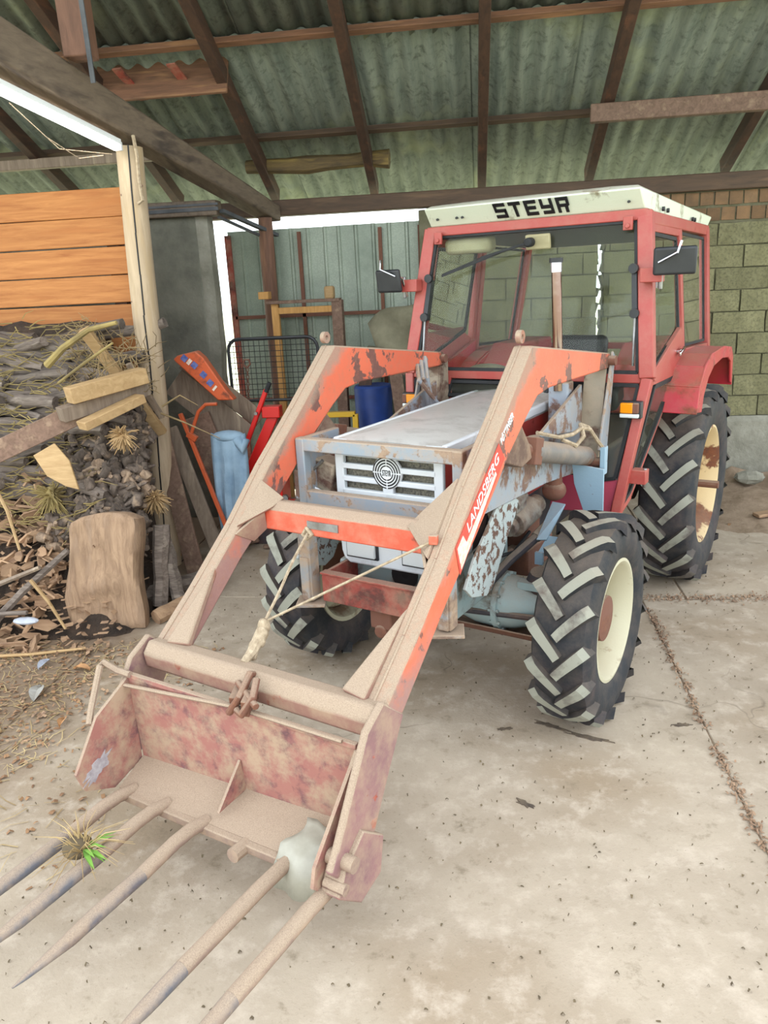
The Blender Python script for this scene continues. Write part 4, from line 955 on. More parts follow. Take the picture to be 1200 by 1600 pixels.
    b = MB(); b.tube([(s*.82, 1.02, 2.14), (s*.83, .98, 2.26), (s*.85, .92, 2.275), (s*.95, .90, 2.32), (s*.96, .93, 2.38)], .008, 8); part(b, 'mirror_arm', 'chrome', cab)
    # windscreen stays
    b = MB(); b.bar((s*.675, 1.10, 2.24), (s*.70, 1.06, 1.98), .03, .05, up=(0, 1, 0)); b.cyl((s*.675, 1.08, 2.25), (s*.675, 1.05, 2.25), .028, n=12); b.cyl((s*.70, 1.05, 2.0), (s*.70, 1.02, 2.0), .028, n=12); part(b, 'window_stay', 'black_plastic', cab)
    b = MB(); b.cyl((s*.70, 1.04, 2.0), (s*.71, 1.01, 1.70), .007, n=8); part(b, 'stay_rod', 'steel', cab)
    # cab lower side behind the seals, corner eyes
    b = MB(); b.box((s*.62, 1.11, 2.50), (.055, .02, .075)); b.cyl((s*.62, 1.10, 2.485), (s*.62, 1.085, 2.485), .014, n=10); part(b, 'corner_bracket', 'cab_red', cab, bevel=.004)
pane([(-.48, .985, 1.58), (.20, .985, 1.58), (.20, .93, 1.50), (-.48, .93, 1.50)], 'lower_pane', 'side_glass')
b = MB()
for s in (-1, 1): b.bar((s*.50, .99, 1.62), (s*.50, .87, .95), .04, .03, up=(0, 1, 0))
part(b, 'lower_pillar', 'cab_red', cab)
b = MB(); b.poly([(-.62, 2.83, 2.44), (.62, 2.83, 2.44), (.74, 2.72, 1.70), (-.74, 2.72, 1.70)], .005); part(b, 'rear_window', 'cab_glass', cab)
b = MB(); b.poly([(-.66, 1.2, 2.51), (.66, 1.2, 2.51), (.66, 2.88, 2.46), (-.66, 2.88, 2.46)], .02); part(b, 'headliner', 'black_plastic', cab)
b = MB(); b.box((-.46, 1.26, 2.45), (.34, .12, .10), (.2, 0, 0)); part(b, 'sun_visor', 'beige_panel', cab, bevel=.03)
b = MB(); b.box((.075, 1.11, 2.435), (.16, .03, .09), (.2, 0, 0), 0); b.cyl((.04, 1.09, 2.435), (.04, 1.02, 2.43), .028, n=12, m=1); part(b, 'wiper_motor', ['beige_panel', 'black_rubber'], cab, bevel=.01)
b = MB(); b.bar((.04, 1.04, 2.43), (-.28, 1.05, 2.36), .02, .014); b.bar((-.28, 1.05, 2.36), (-.56, 1.04, 2.27), .008, .008); b.bar((-.10, 1.05, 2.40), (-.56, 1.035, 2.26), .008, .012); part(b, 'wiper_arm', 'black_rubber', cab)
# interior
b = MB(); b.box((0, 1.9, 1.02), (1.1, 1.5, .3)); b.box((0, 2.5, 1.3), (.9, .4, .5)); part(b, 'cab_base', 'dark_grime', bevel=.03)
b = MB(); b.box((0, 1.18, 1.5), (1.2, .2, .16), (.3, 0, 0)); part(b, 'dashboard', 'black_plastic', bevel=.04)
b = MB()
for s in (-1, 1):
    b.prism([(1.65, 1.3), (1.75, 1.62), (1.95, 1.75), (2.6, 1.75), (2.6, 1.3)], s*.38, s*.62, 'X')
part(b, 'inner_fender', 'fender_red', bevel=.02)
b = MB(); b.box((0, 1.95, 1.42), (.44, .42, .12)); b.box((0, 2.16, 1.62), (.42, .1, .34), (-.15, 0, 0)); part(b, 'driver_seat', 'black_plastic', bevel=.04)
b = MB(); pts = [(.19*math.cos(a*PI/12), 1.48+.17*math.sin(a*PI/12), 1.66-.07*math.sin(a*PI/12)) for a in range(25)]; b.tube(pts, .013, 8); b.cyl((0, 1.48, 1.66), (0, 1.28, 1.4), .025, n=10); b.bar((-.18, 1.48, 1.66), (.18, 1.48, 1.66), .03, .012); part(b, 'steering_wheel', 'black_rubber')
b = MB(); random.seed(41)
b.ball((-.30, 1.18, 1.635), .15, 8, (1, .5, .32)); part(b, 'rag_bundle', 'sack')
b = MB(); b.tube([(.60, 2.6, 1.62), (.60, 2.6, 1.9), (.66, 2.45, 2.0), (.68, 2.3, 1.95), (.66, 2.25, 1.7)], .012, 8); part(b, 'grab_handle', 'black_plastic', cab)
b = MB(); b.poly([(-.75, 1.30, 1.62), (-.75, 1.9, 1.78), (-.75, 1.86, 1.62), (-.74, 1.2, 1.5)], .03); part(b, 'inner_sill', 'fender_red', cab)
# hoses at the left tower
b = MB()
for k in range(3): b.tube([(-.50-.02*k, .70, 1.74), (-.46, .60-.05*k, 1.78-.02*k), (-.42, .55-.05*k, 1.66), (-.42+.02*k, .6, 1.5)], .014, 8)
part(b, 'hydraulic_hose', 'frame_gray')
b = MB(); b.cyl((-.48, -.45, 1.18), (-.48, .0, 1.2), .05, n=12); b.cyl((-.44, -.5, 1.38), (-.40, .1, 1.42), .03, n=10); b.box((-.52, -.3, 1.02), (.16, .2, .1)); part(b, 'oil_filter', 'rust_brown', bevel=.01)
b = MB(); b.box((-.395, -.56, 1.30), (.13, .12, .19), (0, .25, 0)); part(b, 'side_lamp', 'plate_beige', bevel=.012)
b = MB(); b.tube([(-.35, -.62, 1.22), (-.44, -.64, 1.26), (-.45, -.64, 1.33), (-.37, -.63, 1.40)], .009, 6); part(b, 'lamp_bracket', 'steel')

# ropes tied between the loader beams
b = MB(); random.seed(17)
kn = Vector((-.13, -1.46, 1.02))
K = T.matrix_basis if False else None
rp = empty('rope', (-.192, 4.111, 0), -.444); tag(rp, 'thin taut rope from the loader crossbeams down to a dusty knot', 'rope')
b.tube([(-.155, -1.055, 1.175), (-.13, -1.2, 1.10), (-.09, -1.36, 1.01), (-.075, -1.48, .93)], .007, 6); b.tube([(-.075, -1.48, .93), (.22, -1.31, 1.09), (.535, -1.135, 1.26)], .0055, 6); b.build('rope_line', 'rope', rp)
b = MB()
for k in range(5): b.ball((-.072+rnd(-.014, .014), -1.49-.022*k, .915-.022*k), .030-.002*k, 6, (.9, .9, 1.2))
b.tube([(-.07, -1.5, .9), (-.065, -1.58, .84), (-.06, -1.64, .82)], [.028, .022, .015], 8); b.build('knot', 'rope', rp)
b = MB(); b.tube([(-.16, -1.05, 1.20), (-.18, -1.06, 1.165), (-.155, -1.065, 1.15), (-.13, -1.06, 1.17), (-.16, -1.06, 1.20)], .011, 6); b.build('tie_knot', 'rope', rp)
T2W = Matrix.Translation((-.192, 4.111, 0)) @ Matrix.Rotation(-.444, 4, 'Z')
def W(p): return T2W @ Vector(p)

# grey plastic scrap on the bucket and weeds on a tine
b = MB(); random.seed(23); n = 9; vs_ = []
for i in range(n+1):
    for j in range(n+1):
        u, v = i/n, j/n; x = lerp(.34, .53, u)+.02*math.sin(v*7); y = lerp(-1.80, -2.0, v)+.01*math.sin(u*9); z = .345-.04*v-(.12 if v > .75 else 0)*(v-.75)*4+.012*mnoise.noise(Vector((u*4, v*4, 1)))
        vs_.append(W((x-(.03 if v > .8 else 0), y, z+.012)))
b.add(vs_, [(i*(n+1)+j, i*(n+1)+j+1, (i+1)*(n+1)+j+1, (i+1)*(n+1)+j) for i in range(n) for j in range(n)])
o = b.build('plastic_scrap', 'plastic_sheet', smooth=60); so = o.modifiers.new('s', 'SOLIDIFY'); so.thickness = .003
tag(o, 'torn pale grey plastic scrap lying at the right end of the bucket floor', 'plastic sheet')
b = MB(); random.seed(29)
c = Vector(W((-.31, -2.30, .31)))
wd = empty('uprooted_weed', c); tag(wd, 'clump of green and dry grass caught on the second tine from the left', 'weed')
for k in range(60):
    a = rnd(0, 2*PI); l = rnd(.05, .20); e = Vector((math.cos(a)*l, math.sin(a)*l, rnd(-.04, .10))); b.tube([(rnd(-.02, .02), rnd(-.02, .02), 0), e*.5+Vector((0, 0, .03)), e], [.0022, .0018, .0008], 4)
b.build('dry_stalk', 'litter_straw', wd)
b = MB()
for k in range(9):
    a = rnd(-.9, .9); l = rnd(.10, .18); e = Vector((math.cos(a)*l, math.sin(a)*l, rnd(.0, .06))); sd = Vector((-math.sin(a), math.cos(a), 0))*.009
    b.add([(0, 0, .01), e*.5-sd+Vector((0, 0, .02)), e, e*.5+sd+Vector((0, 0, .02))], [(0, 1, 2, 3)])
b.build('grass_blade', 'grass_green', wd, smooth=0)
b = MB(); b.ball((-.03, .02, 0), .055, 7, (1, 1, .7)); b.build('root_ball', 'crumbs', wd)

# ================================================================== FIREWOOD SIDE
def H(x, y):
    t = (y-4.42)/(6.05-4.42); t = max(0, min(1, t)); h = 2.12*t**1.05
    xe = -2.42-max(0, y-5.1)*.36
    h *= max(0, min(1, (xe-x)/.25))**.5
    return h
b = MB(); nx, ny = 44, 26; vs_ = []
for i in range(nx+1):
    for j in range(ny+1):
        x = lerp(-6.0, -2.34, i/nx); y = lerp(4.40, 6.1, j/ny); h = H(x, y); h = max(0, h-.07)+(.06*mnoise.noise(Vector((x*5, y*5, 0))) if h > .05 else 0)
        vs_.append((x, y, max(h, .0)-.005))
b.add(vs_, [(i*(ny+1)+j, i*(ny+1)+j+1, (i+1)*(ny+1)+j+1, (i+1)*(ny+1)+j) for i in range(nx) for j in range(ny)])
tag(b.build('bark_debris', 'heap_dirt', smooth=0), 'dark crumbled bark and dirt filling the heap under the firewood', 'debris', kind='stuff')
def gnarl(length, r, seed, nseg=9, ns=8, wob=.03, knob=.25):
    random.seed(seed); b = MB(); path = []; rs = []
    for i in range(nseg+1):
        t = i/nseg; path.append(Vector((length*(t-.5), wob*mnoise.noise(Vector((t*3, seed, 0)))*2, wob*mnoise.noise(Vector((t*3, seed, 9)))*2)))
        rs.append(r*(1-.3*t)*(1+knob*mnoise.noise(Vector((t*6, seed, 3)))*1.6))
    b.tube(path, rs, ns)
    for i, v in enumerate(b.v):
        p = Vector(v); c_ = path[min(i//ns, nseg)]; d = p-c_; q = 1+.28*mnoise.noise(Vector((p.x*6, p.y*30, p.z*30+seed))); b.v[i] = tuple(c_+d*q)
    return b
logm = [gnarl(rnd(.75, 1.15), rnd(.045, .07), 100+k).mesh('bark', 'bark_gray', 50) for k in range(7)]
def forked(seed, mt):
    random.seed(seed); L0 = rnd(.20, .34); r0 = rnd(.024, .04)
    b = gnarl(L0, r0, seed, 8, 7, .06, 1.0)
    for q in range(random.choice((2, 3, 4))):
        random.seed(seed*7+q); t = rnd(-.45, .45)*L0; a = rnd(0, 2*PI); l = rnd(.05, .13); d = Vector((rnd(-.6, .6), math.cos(a), math.sin(a)))
        p = Vector((t, 0, 0)); b.tube([p, p+d*l*.5+Vector((rnd(-.02, .02), rnd(-.02, .02), 0)), p+d*l], [r0*.8, r0*.5, r0*rnd(.15, .4)], 6)
    return b.mesh('root', mt, 60)
stubm = [forked(200+k, 'root_bark' if k % 4 else 'root_pale') for k in range(12)]
random.seed(51)
# long trunks of the upper stack, laid roughly along the plank wall
def slope_norm(): return
cnt = 0
for row_ in range(13):
    for i in range(9):
        y = 5.12+row_*.078+rnd(-.03, .03); x = -4.55+i*.25+rnd(-.12, .12)
        if x > -2.95: continue
        z = H(x, y)+rnd(-.02, .06)
        if z > 2.22 or y > 5.92: continue
        o = inst(random.choice(logm), 'vine_trunk', None, (x, y, z), (rnd(0, 6), rnd(-.22, .22), rnd(-.35, .10)))
        lv = 'top rows' if z > 1.75 else ('middle rows' if z > 1.3 else 'lowest rows'); tag(o, 'grey weathered vine trunk lying in the %s of the firewood heap' % lv, 'firewood', 'weathered vine trunks in the heap, '+lv); cnt += 1
random.seed(52)
for k in range(170):
    x = rnd(-3.05, -2.42); z = rnd(.55, 1.52)
    y = 4.42+(z/2.12)**.95*1.63-.03
    if x > -2.7: y += .25*(x+2.7)/.25*.6
    y = min(y, 5.74); x = min(x, -2.47-max(0, y-5.1)*.36+rnd(-.03, .05))
    o = inst(random.choice(stubm), 'root_stump', None, (x, y, z), (rnd(0, 6), rnd(.5, 2.4), rnd(-1.2, 1.2)))
    hue = 'pale tan' if 'pale' in o.data.materials[0].name else 'dark grey'; lv = 'just below the timber blocks' if z > 1.15 else ('midway between timber blocks and wood slab' if z > .85 else 'low down behind the wood slab'); tag(o, '%s knobbly root piece %s' % (hue, lv), 'firewood', '%s root pieces %s' % (hue, lv))
# bark chips
def chip_mesh(seed):
    random.seed(seed); b = MB(); l = rnd(.05, .15); w = rnd(.02, .05); t = rnd(.004, .010)
    n = random.choice((4, 5, 6)); pts = []
    for i in range(n):
        a = 2*PI*i/n; pts.append((l*math.cos(a)*rnd(.7, 1.1), w*math.sin(a)*rnd(.7, 1.2)))
    b.prism(pts, -t, t, 'Z'); return b.mesh('chip', 'chip_wood', 0)
chips = [chip_mesh(300+k) for k in range(12)]
random.seed(53); k = 0
def chip_pos():
    y = rnd(4.28, 5.30); x = rnd(-3.95, -2.62)
    return x, y
while k < 290:
    x, y = chip_pos()
    z = H(x, y)
    if -2.93 < x < -2.3 and y < 4.75: continue
    o = inst(random.choice(chips), 'bark_chip', None, (x, y, z+rnd(.0, .06)), (R(52)+rnd(-.6, .5), rnd(-.5, .5), rnd(0, 6.3)), (rnd(.8, 1.25),)*3)
    lv = 'at the very foot of the heap' if z < .25 else ('halfway up the chip pile' if z < .65 else 'high up under the vine trunks'); tag(o, 'tan split bark chip %s' % lv, 'wood chip', 'bark chips '+lv); k += 1
b = MB(); random.seed(54)
for k in range(1800):
    if k < 1100:
        y = rnd(4.25, 5.45); x = rnd(-4.6, -2.45); z = H(x, y)+rnd(-.03, .03)
    else: y = rnd(3.0, 4.5); x = rnd(-4.4, -2.2); z = rnd(.0, .01)
    q = 1 if k < 1100 else .5; l = rnd(.015, .05)*q; w = rnd(.006, .02)*q; m = Matrix.Rotation(rnd(0, 6.3), 3, 'Z') @ Matrix.Rotation(rnd(-.7, .7)+(.8 if k < 1100 else 0)*0, 3, 'X')
    pts = [m @ Vector(p) for p in ((-l, -w, 0), (l*.9, -w*.8, .002), (l, w, 0), (-l*.8, w*.9, -.002))]
    b.add([p+Vector((x, y, z+.008)) for p in pts], [(0, 1, 2, 3)])
tag(b.build('wood_splinters', 'chip_wood', smooth=0), 'small wood splinters and bark crumbs strewn over heap foot and floor', 'wood debris', kind='stuff')
# brush tangle on top
b = MB(); random.seed(55)
for k in range(420):
    x = rnd(-3.15, -2.5); y = rnd(5.35, 5.95); z = min(H(x, y), 2.05)+rnd(.02, .12) if x < -2.8 else rnd(1.5, 1.95)
    a = rnd(0, 2*PI); l = rnd(.05, .22); p = Vector((x, y-.08, z)); e = Vector((math.cos(a)*l, -abs(math.sin(a))*l*.5, math.sin(a)*l*.8))
    b.tube([p, p+e*.5+Vector((rnd(-.03, .03), 0, rnd(-.03, .03))), p+e], [.004, .003, .0015], 4)
tag(b.build('brush_tangle', 'twigs', smooth=0), 'tangle of dry brown twigs and roots on the heap right of the trunks', 'brushwood', kind='stuff')
def stick(path, r, mt, label, name='branch', cat='branch', ns=8):
    b = MB(); b.tube(path, r, ns); return tag(b.build(name, mt), label, cat)
stick([(-3.12, 5.3, 1.78), (-2.95, 5.25, 1.90), (-2.72, 5.22, 2.02), (-2.50, 5.2, 2.06)], [.03, .025, .02, .014], 'brush_khaki', 'yellowish crooked branch sticking out at the top of the firewood heap')
stick([(-3.0, 5.2, 1.66), (-2.75, 5.15, 1.80), (-2.5, 5.1, 1.93)], [.010, .012, .008], 'brush_khaki', 'thin yellow stick lying below the crooked branch')
def timber(p, q, w, h, mt, label, name='timber', up=(0, 0, 1), cat='timber', bevel=.005):
    b = MB(); b.bar(p, q, w, h, up=up); o = b.build(name, mt, bevel=bevel); return tag(o, label, cat)
timber((-2.80, 4.95, 1.60), (-2.42, 5.35, 1.68), .14, .11, 'cut_wood', 'topmost short squared timber block on the heap beside the log post')
timber((-2.88, 4.95, 1.47), (-2.45, 5.42, 1.58), .13, .10, 'gray_board', 'brown squared timber directly under the topmost block')
timber((-2.70, 4.88, 1.40), (-2.42, 5.25, 1.53), .13, .06, 'cut_wood', 'flat cut timber end resting right of and below the two blocks')
timber((-3.65, 4.9, 1.12), (-2.76, 5.05, 1.48), .03, .15, 'brown_board', 'long brown board lying slanted across the middle of the heap', 'board', cat='board')
timber((-2.83, 5.35, 2.02), (-2.50, 5.72, 1.18), .08, .05, 'cut_wood', 'pale square batten leaning on the left side of the log post', 'batten', up=(0, 1, 0), cat='batten')
timber((-2.62, 5.55, 1.75), (-2.50, 5.75, 1.3), .05, .03, 'gray_board', 'short grey slat tucked between batten and log post', 'slat', up=(0, 1, 0), cat='slat')
timber((-2.70, 5.72, 1.50), (-2.86, 5.72, .35), .07, .05, 'gray_board', 'rough barky pole standing against the left of the log post', 'pole', up=(0, 1, 0), cat='pole')
b = MB(); b.poly([(-3.10, 4.9, 1.20), (-2.94, 4.92, 1.28), (-2.84, 4.9, 1.16), (-2.78, 4.86, .96), (-2.86, 4.84, .99), (-3.0, 4.86, 1.06)], .02)
tag(b.build('bark_slab', 'cut_wood', bevel=.004), 'pale yellow ragged bark slab under the slanted brown board', 'bark')
b = MB(); random.seed(57)
for k in range(620):
    x = rnd(-4.3, -2.75); y = rnd(4.9, 5.95); z = H(x, y)+rnd(.03, .13)
    a = random.choice((0, PI))+rnd(-.7, .7); l = rnd(.06, .28); p = Vector((x, y-.05, z)); e = Vector((math.cos(a)*l, -rnd(.0, .3)*l, math.sin(a)*l*.8))
    b.tube([p, p+e*.5+Vector((rnd(-.03, .03), -.01, rnd(-.03, .03))), p+e], [.005, .0035, .0015], 4)
tag(b.build('dry_twigs', 'brush_khaki', smooth=0), 'thin dry twigs and stems sticking out between the vine trunks', 'twigs', kind='stuff')
# shaggy root tufts
for (x, y, z, r_, lab) in ((-2.50, 5.05, 1.30, .08, 'pale shaggy root tuft right of the timber blocks'), (-3.05, 4.95, .90, .11, 'grey yellow frayed root clump above the bark chips'), (-2.42, 5.25, .78, .09, 'brown flaky root tuft against the lower log post')):
    random.seed(int(r_*1000)); b = MB(); b.ball((x, y, z), r_*.5, 6, (1, .8, 1.2))
    for k in range(90):
        d = Vector((rnd(-1, 1), rnd(-1, .4), rnd(-1, 1))).normalized(); p = Vector((x, y, z)); b.tube([p, p+d*r_*rnd(.6, 1)+Vector((0, 0, -.01)), p+d*r_*rnd(1, 1.5)+Vector((rnd(-.02, .02), 0, -.03))], [.010, .006, .002], 4)
    tag(b.build('root_tuft', 'cut_wood' if r_ < .1 else 'brush_khaki'), lab, 'root')
stick([(-2.40, 5.55, 1.42), (-2.25, 5.55, 1.5), (-2.12, 5.55, 1.42)], [.008, .006, .003], 'twigs', 'grey twig sticking out right of the log post')
stick([(-2.44, 5.6, 1.36), (-2.25, 5.6, 1.28), (-2.0, 5.62, 1.15)], [.009, .006, .003], 'twigs', 'long bent twig reaching towards the blue trousers')
# big wooden slab standing in front
b = MB(); random.seed(61); nx, nz = 16, 22
outline = [(0, -.27, .25), (.15, -.27, .255), (.30, -.285, .24), (.45, -.26, .235), (.6, -.235, .245), (.75, -.22, .27), (.9, -.215, .28), (.97, -.19, .27), (1, -.12, .20)]
def ol(t):
    for (a_, l0, r0), (c_, l1, r1) in zip(outline, outline[1:]):
        if a_ <= t <= c_: k = (t-a_)/(c_-a_); return lerp(l0, l1, k), lerp(r0, r1, k)
    return outline[-1][1:]
vf, vb = [], []
for j in range(nz+1):
    t = j/nz; l0, r0 = ol(t)
    for i in range(nx+1):
        u = i/nx; x = lerp(l0, r0, u); z = t*.80+.02*math.sin(u*3)*t
        d = .02*mnoise.noise(Vector((x*9, z*4, 0)))+.012*mnoise.noise(Vector((x*30, z*12, 5)))
        bulge = .05*math.exp(-((x+.02)**2/.02+(z-.33)**2/.006))+.03*math.exp(-((x-.2)**2/.004))*min(1, t*1.5)
        e = -.06 if (i in (0, nx) or j in (0, nz)) else 0
        vf.append((x, -.07-d-bulge-e*.4, z)); vb.append((x, .07, z))
w_ = nx+1; o0 = len(vf)
fs = [(j*w_+i, j*w_+i+1, (j+1)*w_+i+1, (j+1)*w_+i) for j in range(nz) for i in range(nx)]
fs += [tuple(o0+k for k in f[::-1]) for f in fs]
rim_ = [i for i in range(nx)]
edge = [j*w_ for j in range(nz)]
for j in range(nz):
    fs.append((j*w_, (j+1)*w_, o0+(j+1)*w_, o0+j*w_)); fs.append((j*w_+nx, o0+j*w_+nx, o0+(j+1)*w_+nx, (j+1)*w_+nx))
for i in range(nx):
    fs.append((i, o0+i, o0+i+1, i+1)); k = nz*w_; fs.append((k+i, k+i+1, o0+k+i+1, o0+k+i))
b.add(vf+vb, fs)
o = b.build('wood_slab', 'slab_wood', None, (-2.60, 4.66, 0), (R(-12), 0, R(10)), smooth=45); tag(o, 'thick pale weathered wood slab standing upright before the firewood heap', 'wood slab')
# split logs right of the slab
for k, (p, q, r_, lab) in enumerate((((-2.35, 4.95, .05), (-2.33, 5.1, .62), .06, 'dark split log standing just right of the wood slab'), ((-2.22, 5.0, .05), (-2.34, 5.15, .55), .05, 'grey split log leaning between the slab and the log post'), ((-2.5, 5.0, .10), (-2.02, 5.4, .16), .06, 'barked log lying at the foot of the pale log post'), ((-2.30, 4.75, .05), (-2.15, 5.0, .06), .06, 'short reddish split log lying right of the slab'))):
    p, q = Vector(p), Vector(q); b = MB(); d = (q-p); n = 6
    path = [p+d*(i/n)+Vector((rnd(-.008, .008),)*3) for i in range(n+1)]; b.tube(path, [r_*(1+rnd(-.12, .12)) for _ in path], 7); tag(b.build('split_log', 'bark_gray' if k < 3 else 'chip_wood'), lab, 'firewood')
random.seed(66)
sc_ = 0
sticks = [((-3.7, 4.55, .20), (-2.95, 4.50, .52), .022, 'grey', 'grey stick slanting up across the bark chips towards the slab'), ((-3.35, 4.35, .10), (-2.80, 4.62, .60), .03, 'bark', 'dark bent branch leaning on the left edge of the slab'),
          ((-3.9, 4.4, .12), (-3.0, 4.35, .26), .02, 'bark', 'long barked stick at the lower left foot of the heap'), ((-3.0, 4.45, .45), (-2.78, 4.4, .12), .014, 'cut', 'pale thin slat leaning left of the slab foot'),
          ((-3.5, 4.95, 1.05), (-3.15, 4.62, .6), .014, 'cut', 'straight pale splinter pointing down at the left heap edge'), ((-3.3, 4.15, .03), (-2.6, 4.3, .03), .012, 'cut', 'thin pale lath lying on the floor before the heap')]
for p, q, r_, m_, lab in sticks:
    p, q = Vector(p), Vector(q); mid = (p+q)/2+Vector((rnd(-.03, .03), 0, rnd(-.02, .04))); b = MB(); b.tube([p, mid, q], [r_, r_*.9, r_*.7], 6)
    tag(b.build('stick', {'grey': 'gray_board', 'bark': 'bark_gray', 'cut': 'cut_wood'}[m_]), lab, 'stick')
b = MB(); random.seed(67); b.ball((-3.02, 4.35, .2), .07, 6, (1.3, .6, .35)); tag(b.build('crumpled_foil', 'foil'), 'crumpled silver foil scrap lying low on the bark chips', 'foil')

# leaning boards right of the log post
timber((-2.66, 6.46, 1.50), (-2.08, 6.50, .98), .02, .26, 'gray_board', 'wide brown board leaning under the orange tool behind the log post', 'board', up=(.8, 0, .55), cat='board')
timber((-2.60, 6.60, 1.66), (-1.98, 6.68, 1.10), .02, .16, 'gray_board', 'wide greyish board leaning furthest back behind the log post', 'board', up=(.8, 0, .55), cat='board')
timber((-2.60, 6.12, 1.15), (-2.17, 5.85, .02), .12, .03, 'gray_board', 'grey plank leaning at the right foot of the log post', 'plank', up=(0, 1, 0), cat='plank')
timber((-2.62, 5.98, 1.05), (-2.34, 5.66, .02), .15, .03, 'brown_board', 'broad brown plank standing nearest the log post foot', 'plank', up=(0, 1, 0), cat='plank')
timber((-2.55, 6.25, 1.25), (-2.08, 6.00, .02), .035, .03, 'tool_orange', 'thin reddish lath leaning above the grey plank', 'lath', up=(0, 1, 0), cat='lath')
timber((-2.48, 6.42, 1.20), (-2.12, 6.36, .02), .25, .03, 'brown_board', 'wide dark board leaning behind the thin reddish lath', 'board', up=(0, 1, 0), cat='board')
# orange cowl with stickers
oc = empty('orange_cowl', (-2.40, 6.30, 1.55), 0); tag(oc, 'orange sheet metal cowl with blue stickers lying on the leaning boards', 'machine cover')
b = MB(); b.prism([(-.16, .155), (-.12, .185), (.04, .216), (.10, .16), (.26, -.107), (.33, -.20), (.19, -.20), (-.14, .13)], -.04, .06, 'Y'); b.build('shell', 'tool_orange', oc, bevel=.01)
b = MB(); 
for (u, v) in ((-.06, .16), (.02, .10), (.09, .02), (.14, -.05)): b.box((u, -.044, v), (.05, .004, .05), (0, R(45), 0))
b.build('sticker', 'blue_print', oc)
b = MB(); b.box((-.02, -.045, .13), (.03, .004, .05), (0, R(45), 0)); b.box((.175, -.045, -.095), (.02, .004, .05), (0, R(45), 0)); b.build('sticker', 'white_print', oc)
b = MB(); b.tube([(-2.20, 6.2, 1.33), (-2.30, 6.2, 1.33), (-2.37, 6.2, 1.27), (-2.44, 6.2, 1.12), (-2.46, 6.2, 1.07)], .016, 8); b.box((-2.45, 6.2, 1.06), (.09, .04, .05), (0, .6, 0))
tag(b.build('bow_saw', 'tool_orange', bevel=.003), 'orange curved bow handle hanging below the orange cowl', 'handle')
# mesh rack
mr_ = empty('mesh_rack', (-2.32, 7.0, 0)); tag(mr_, 'black steel rack with wire mesh panel standing before the gate', 'rack')
def rr_path(x0, x1, z0, z1, r_):
    p = [(x0, 0, z0)]
    for k in range(5): a = PI-k*PI/8; p.append((x0+r_+r_*math.cos(a), 0, z1-r_+r_*math.sin(a)))
    for k in range(5): a = PI/2-k*PI/8; p.append((x1-r_+r_*math.cos(a), 0, z1-r_+r_*math.sin(a)))
    p.append((x1, 0, z0)); return p
b = MB(); b.tube(rr_path(0, .84, .0, 1.80, .1), .016, 8); b.tube([(0, 0, 1.235), (.84, 0, 1.235)], .014, 8); b.build('tube_frame', 'black_plastic', mr_)
b = MB()
for k in range(1, 17): b.tube([(.84*k/17, .0, 1.235), (.84*k/17, 0, 1.79)], .0028, 4)
for k in range(1, 12): b.tube([(.0, .006, 1.235+.05*k), (.84, .006, 1.235+.05*k)], .0028, 4)
b.build('wire_mesh', 'black_plastic', mr_)
# chain with hook
ch = empty('chain', (-2.10, 6.82, 1.56)); tag(ch, 'rusty chain with a hook hanging on the black mesh rack', 'chain')
b = MB(); b.tube([(0, 0, .0), (.03, 0, .03), (.02, 0, .07), (-.02, 0, .07), (-.035, 0, .03), (-.01, 0, .0)], .010, 6); b.build('hook', 'rust_brown', ch)
lk = MB(); lk.tube([(0, 0, .02), (.010, 0, .012), (.010, 0, -.012), (0, 0, -.02), (-.010, 0, -.012), (-.010, 0, .012), (0, 0, .02)], .004, 5, cap=False); lm = lk.mesh('link', 'rust_brown', 50)
for k in range(18): inst(lm, 'chain_link', ch, (-.002*k, 0, -.02-.032*k), (0, 0, (k % 2)*PI/2))
# trousers
b = MB(); random.seed(71); n, m_ = 40, 24; vs_ = []
for j in range(m_+1):
    t = j/m_
    for i in range(n+1):
        a = 2*PI*i/n; w = lerp(.155, .14, t)+.012*math.sin(t*5); x = w*math.cos(a); y = .07*math.sin(a)+.022*math.sin(x*70+t*2.5)*(.4+t); vs_.append((x-.02*t, y, -t*.95+.03*math.cos(a*2)*(1-t)))
b.add(vs_, [(j*(n+1)+i, j*(n+1)+i+1, (j+1)*(n+1)+i+1, (j+1)*(n+1)+i) for j in range(m_) for i in range(n)]); b.ball((0, 0, .0), .13, 8, (1.1, .6, .4)); b.tube([(.08, -.03, -.02), (.14, -.05, -.10), (.17, -.04, -.02)], [.05, .05, .03], 8)
tag(b.build('work_trousers', 'cloth_blue', None, (-2.14, 6.22, 1.05), smooth=60), 'pale blue work trousers draped over a red machine part', 'trousers')
# red machine
rm = empty('red_implement', (-1.95, 6.5, 0)); tag(rm, 'bright red implement with long lever behind the left loader arm', 'farm implement')
b = MB(); b.bar((-.30, 0, .55), (.10, 0, 1.40), .04, .05, up=(0, 1, 0)); b.build('lever', 'machine_red', rm, bevel=.01)
b = MB(); b.bar((-.22, .05, .50), (.16, .05, 1.22), .09, .05, up=(0, 1, 0)); b.box((.12, .05, 1.20), (.16, .12, .1)); b.box((.0, .1, .5), (.35, .3, .3)); b.box((.2, .0, .35), (.3, .25, .06)); b.box((.34, .05, .48), (.02, .2, .25)); b.build('body', 'machine_red', rm, bevel=.008)
b = MB(); b.cyl((.10, -.02, 1.38), (.14, -.02, 1.46), .02, n=10); b.build('grip', 'black_rubber', rm)
b = MB(); b.cyl((.22, -.12, .46), (.22, -.16, .46), .03, n=14); b.cyl((.0, -.06, 1.2), (.0, .16, 1.2), .014, n=10); b.build('bolt', 'steel', rm)
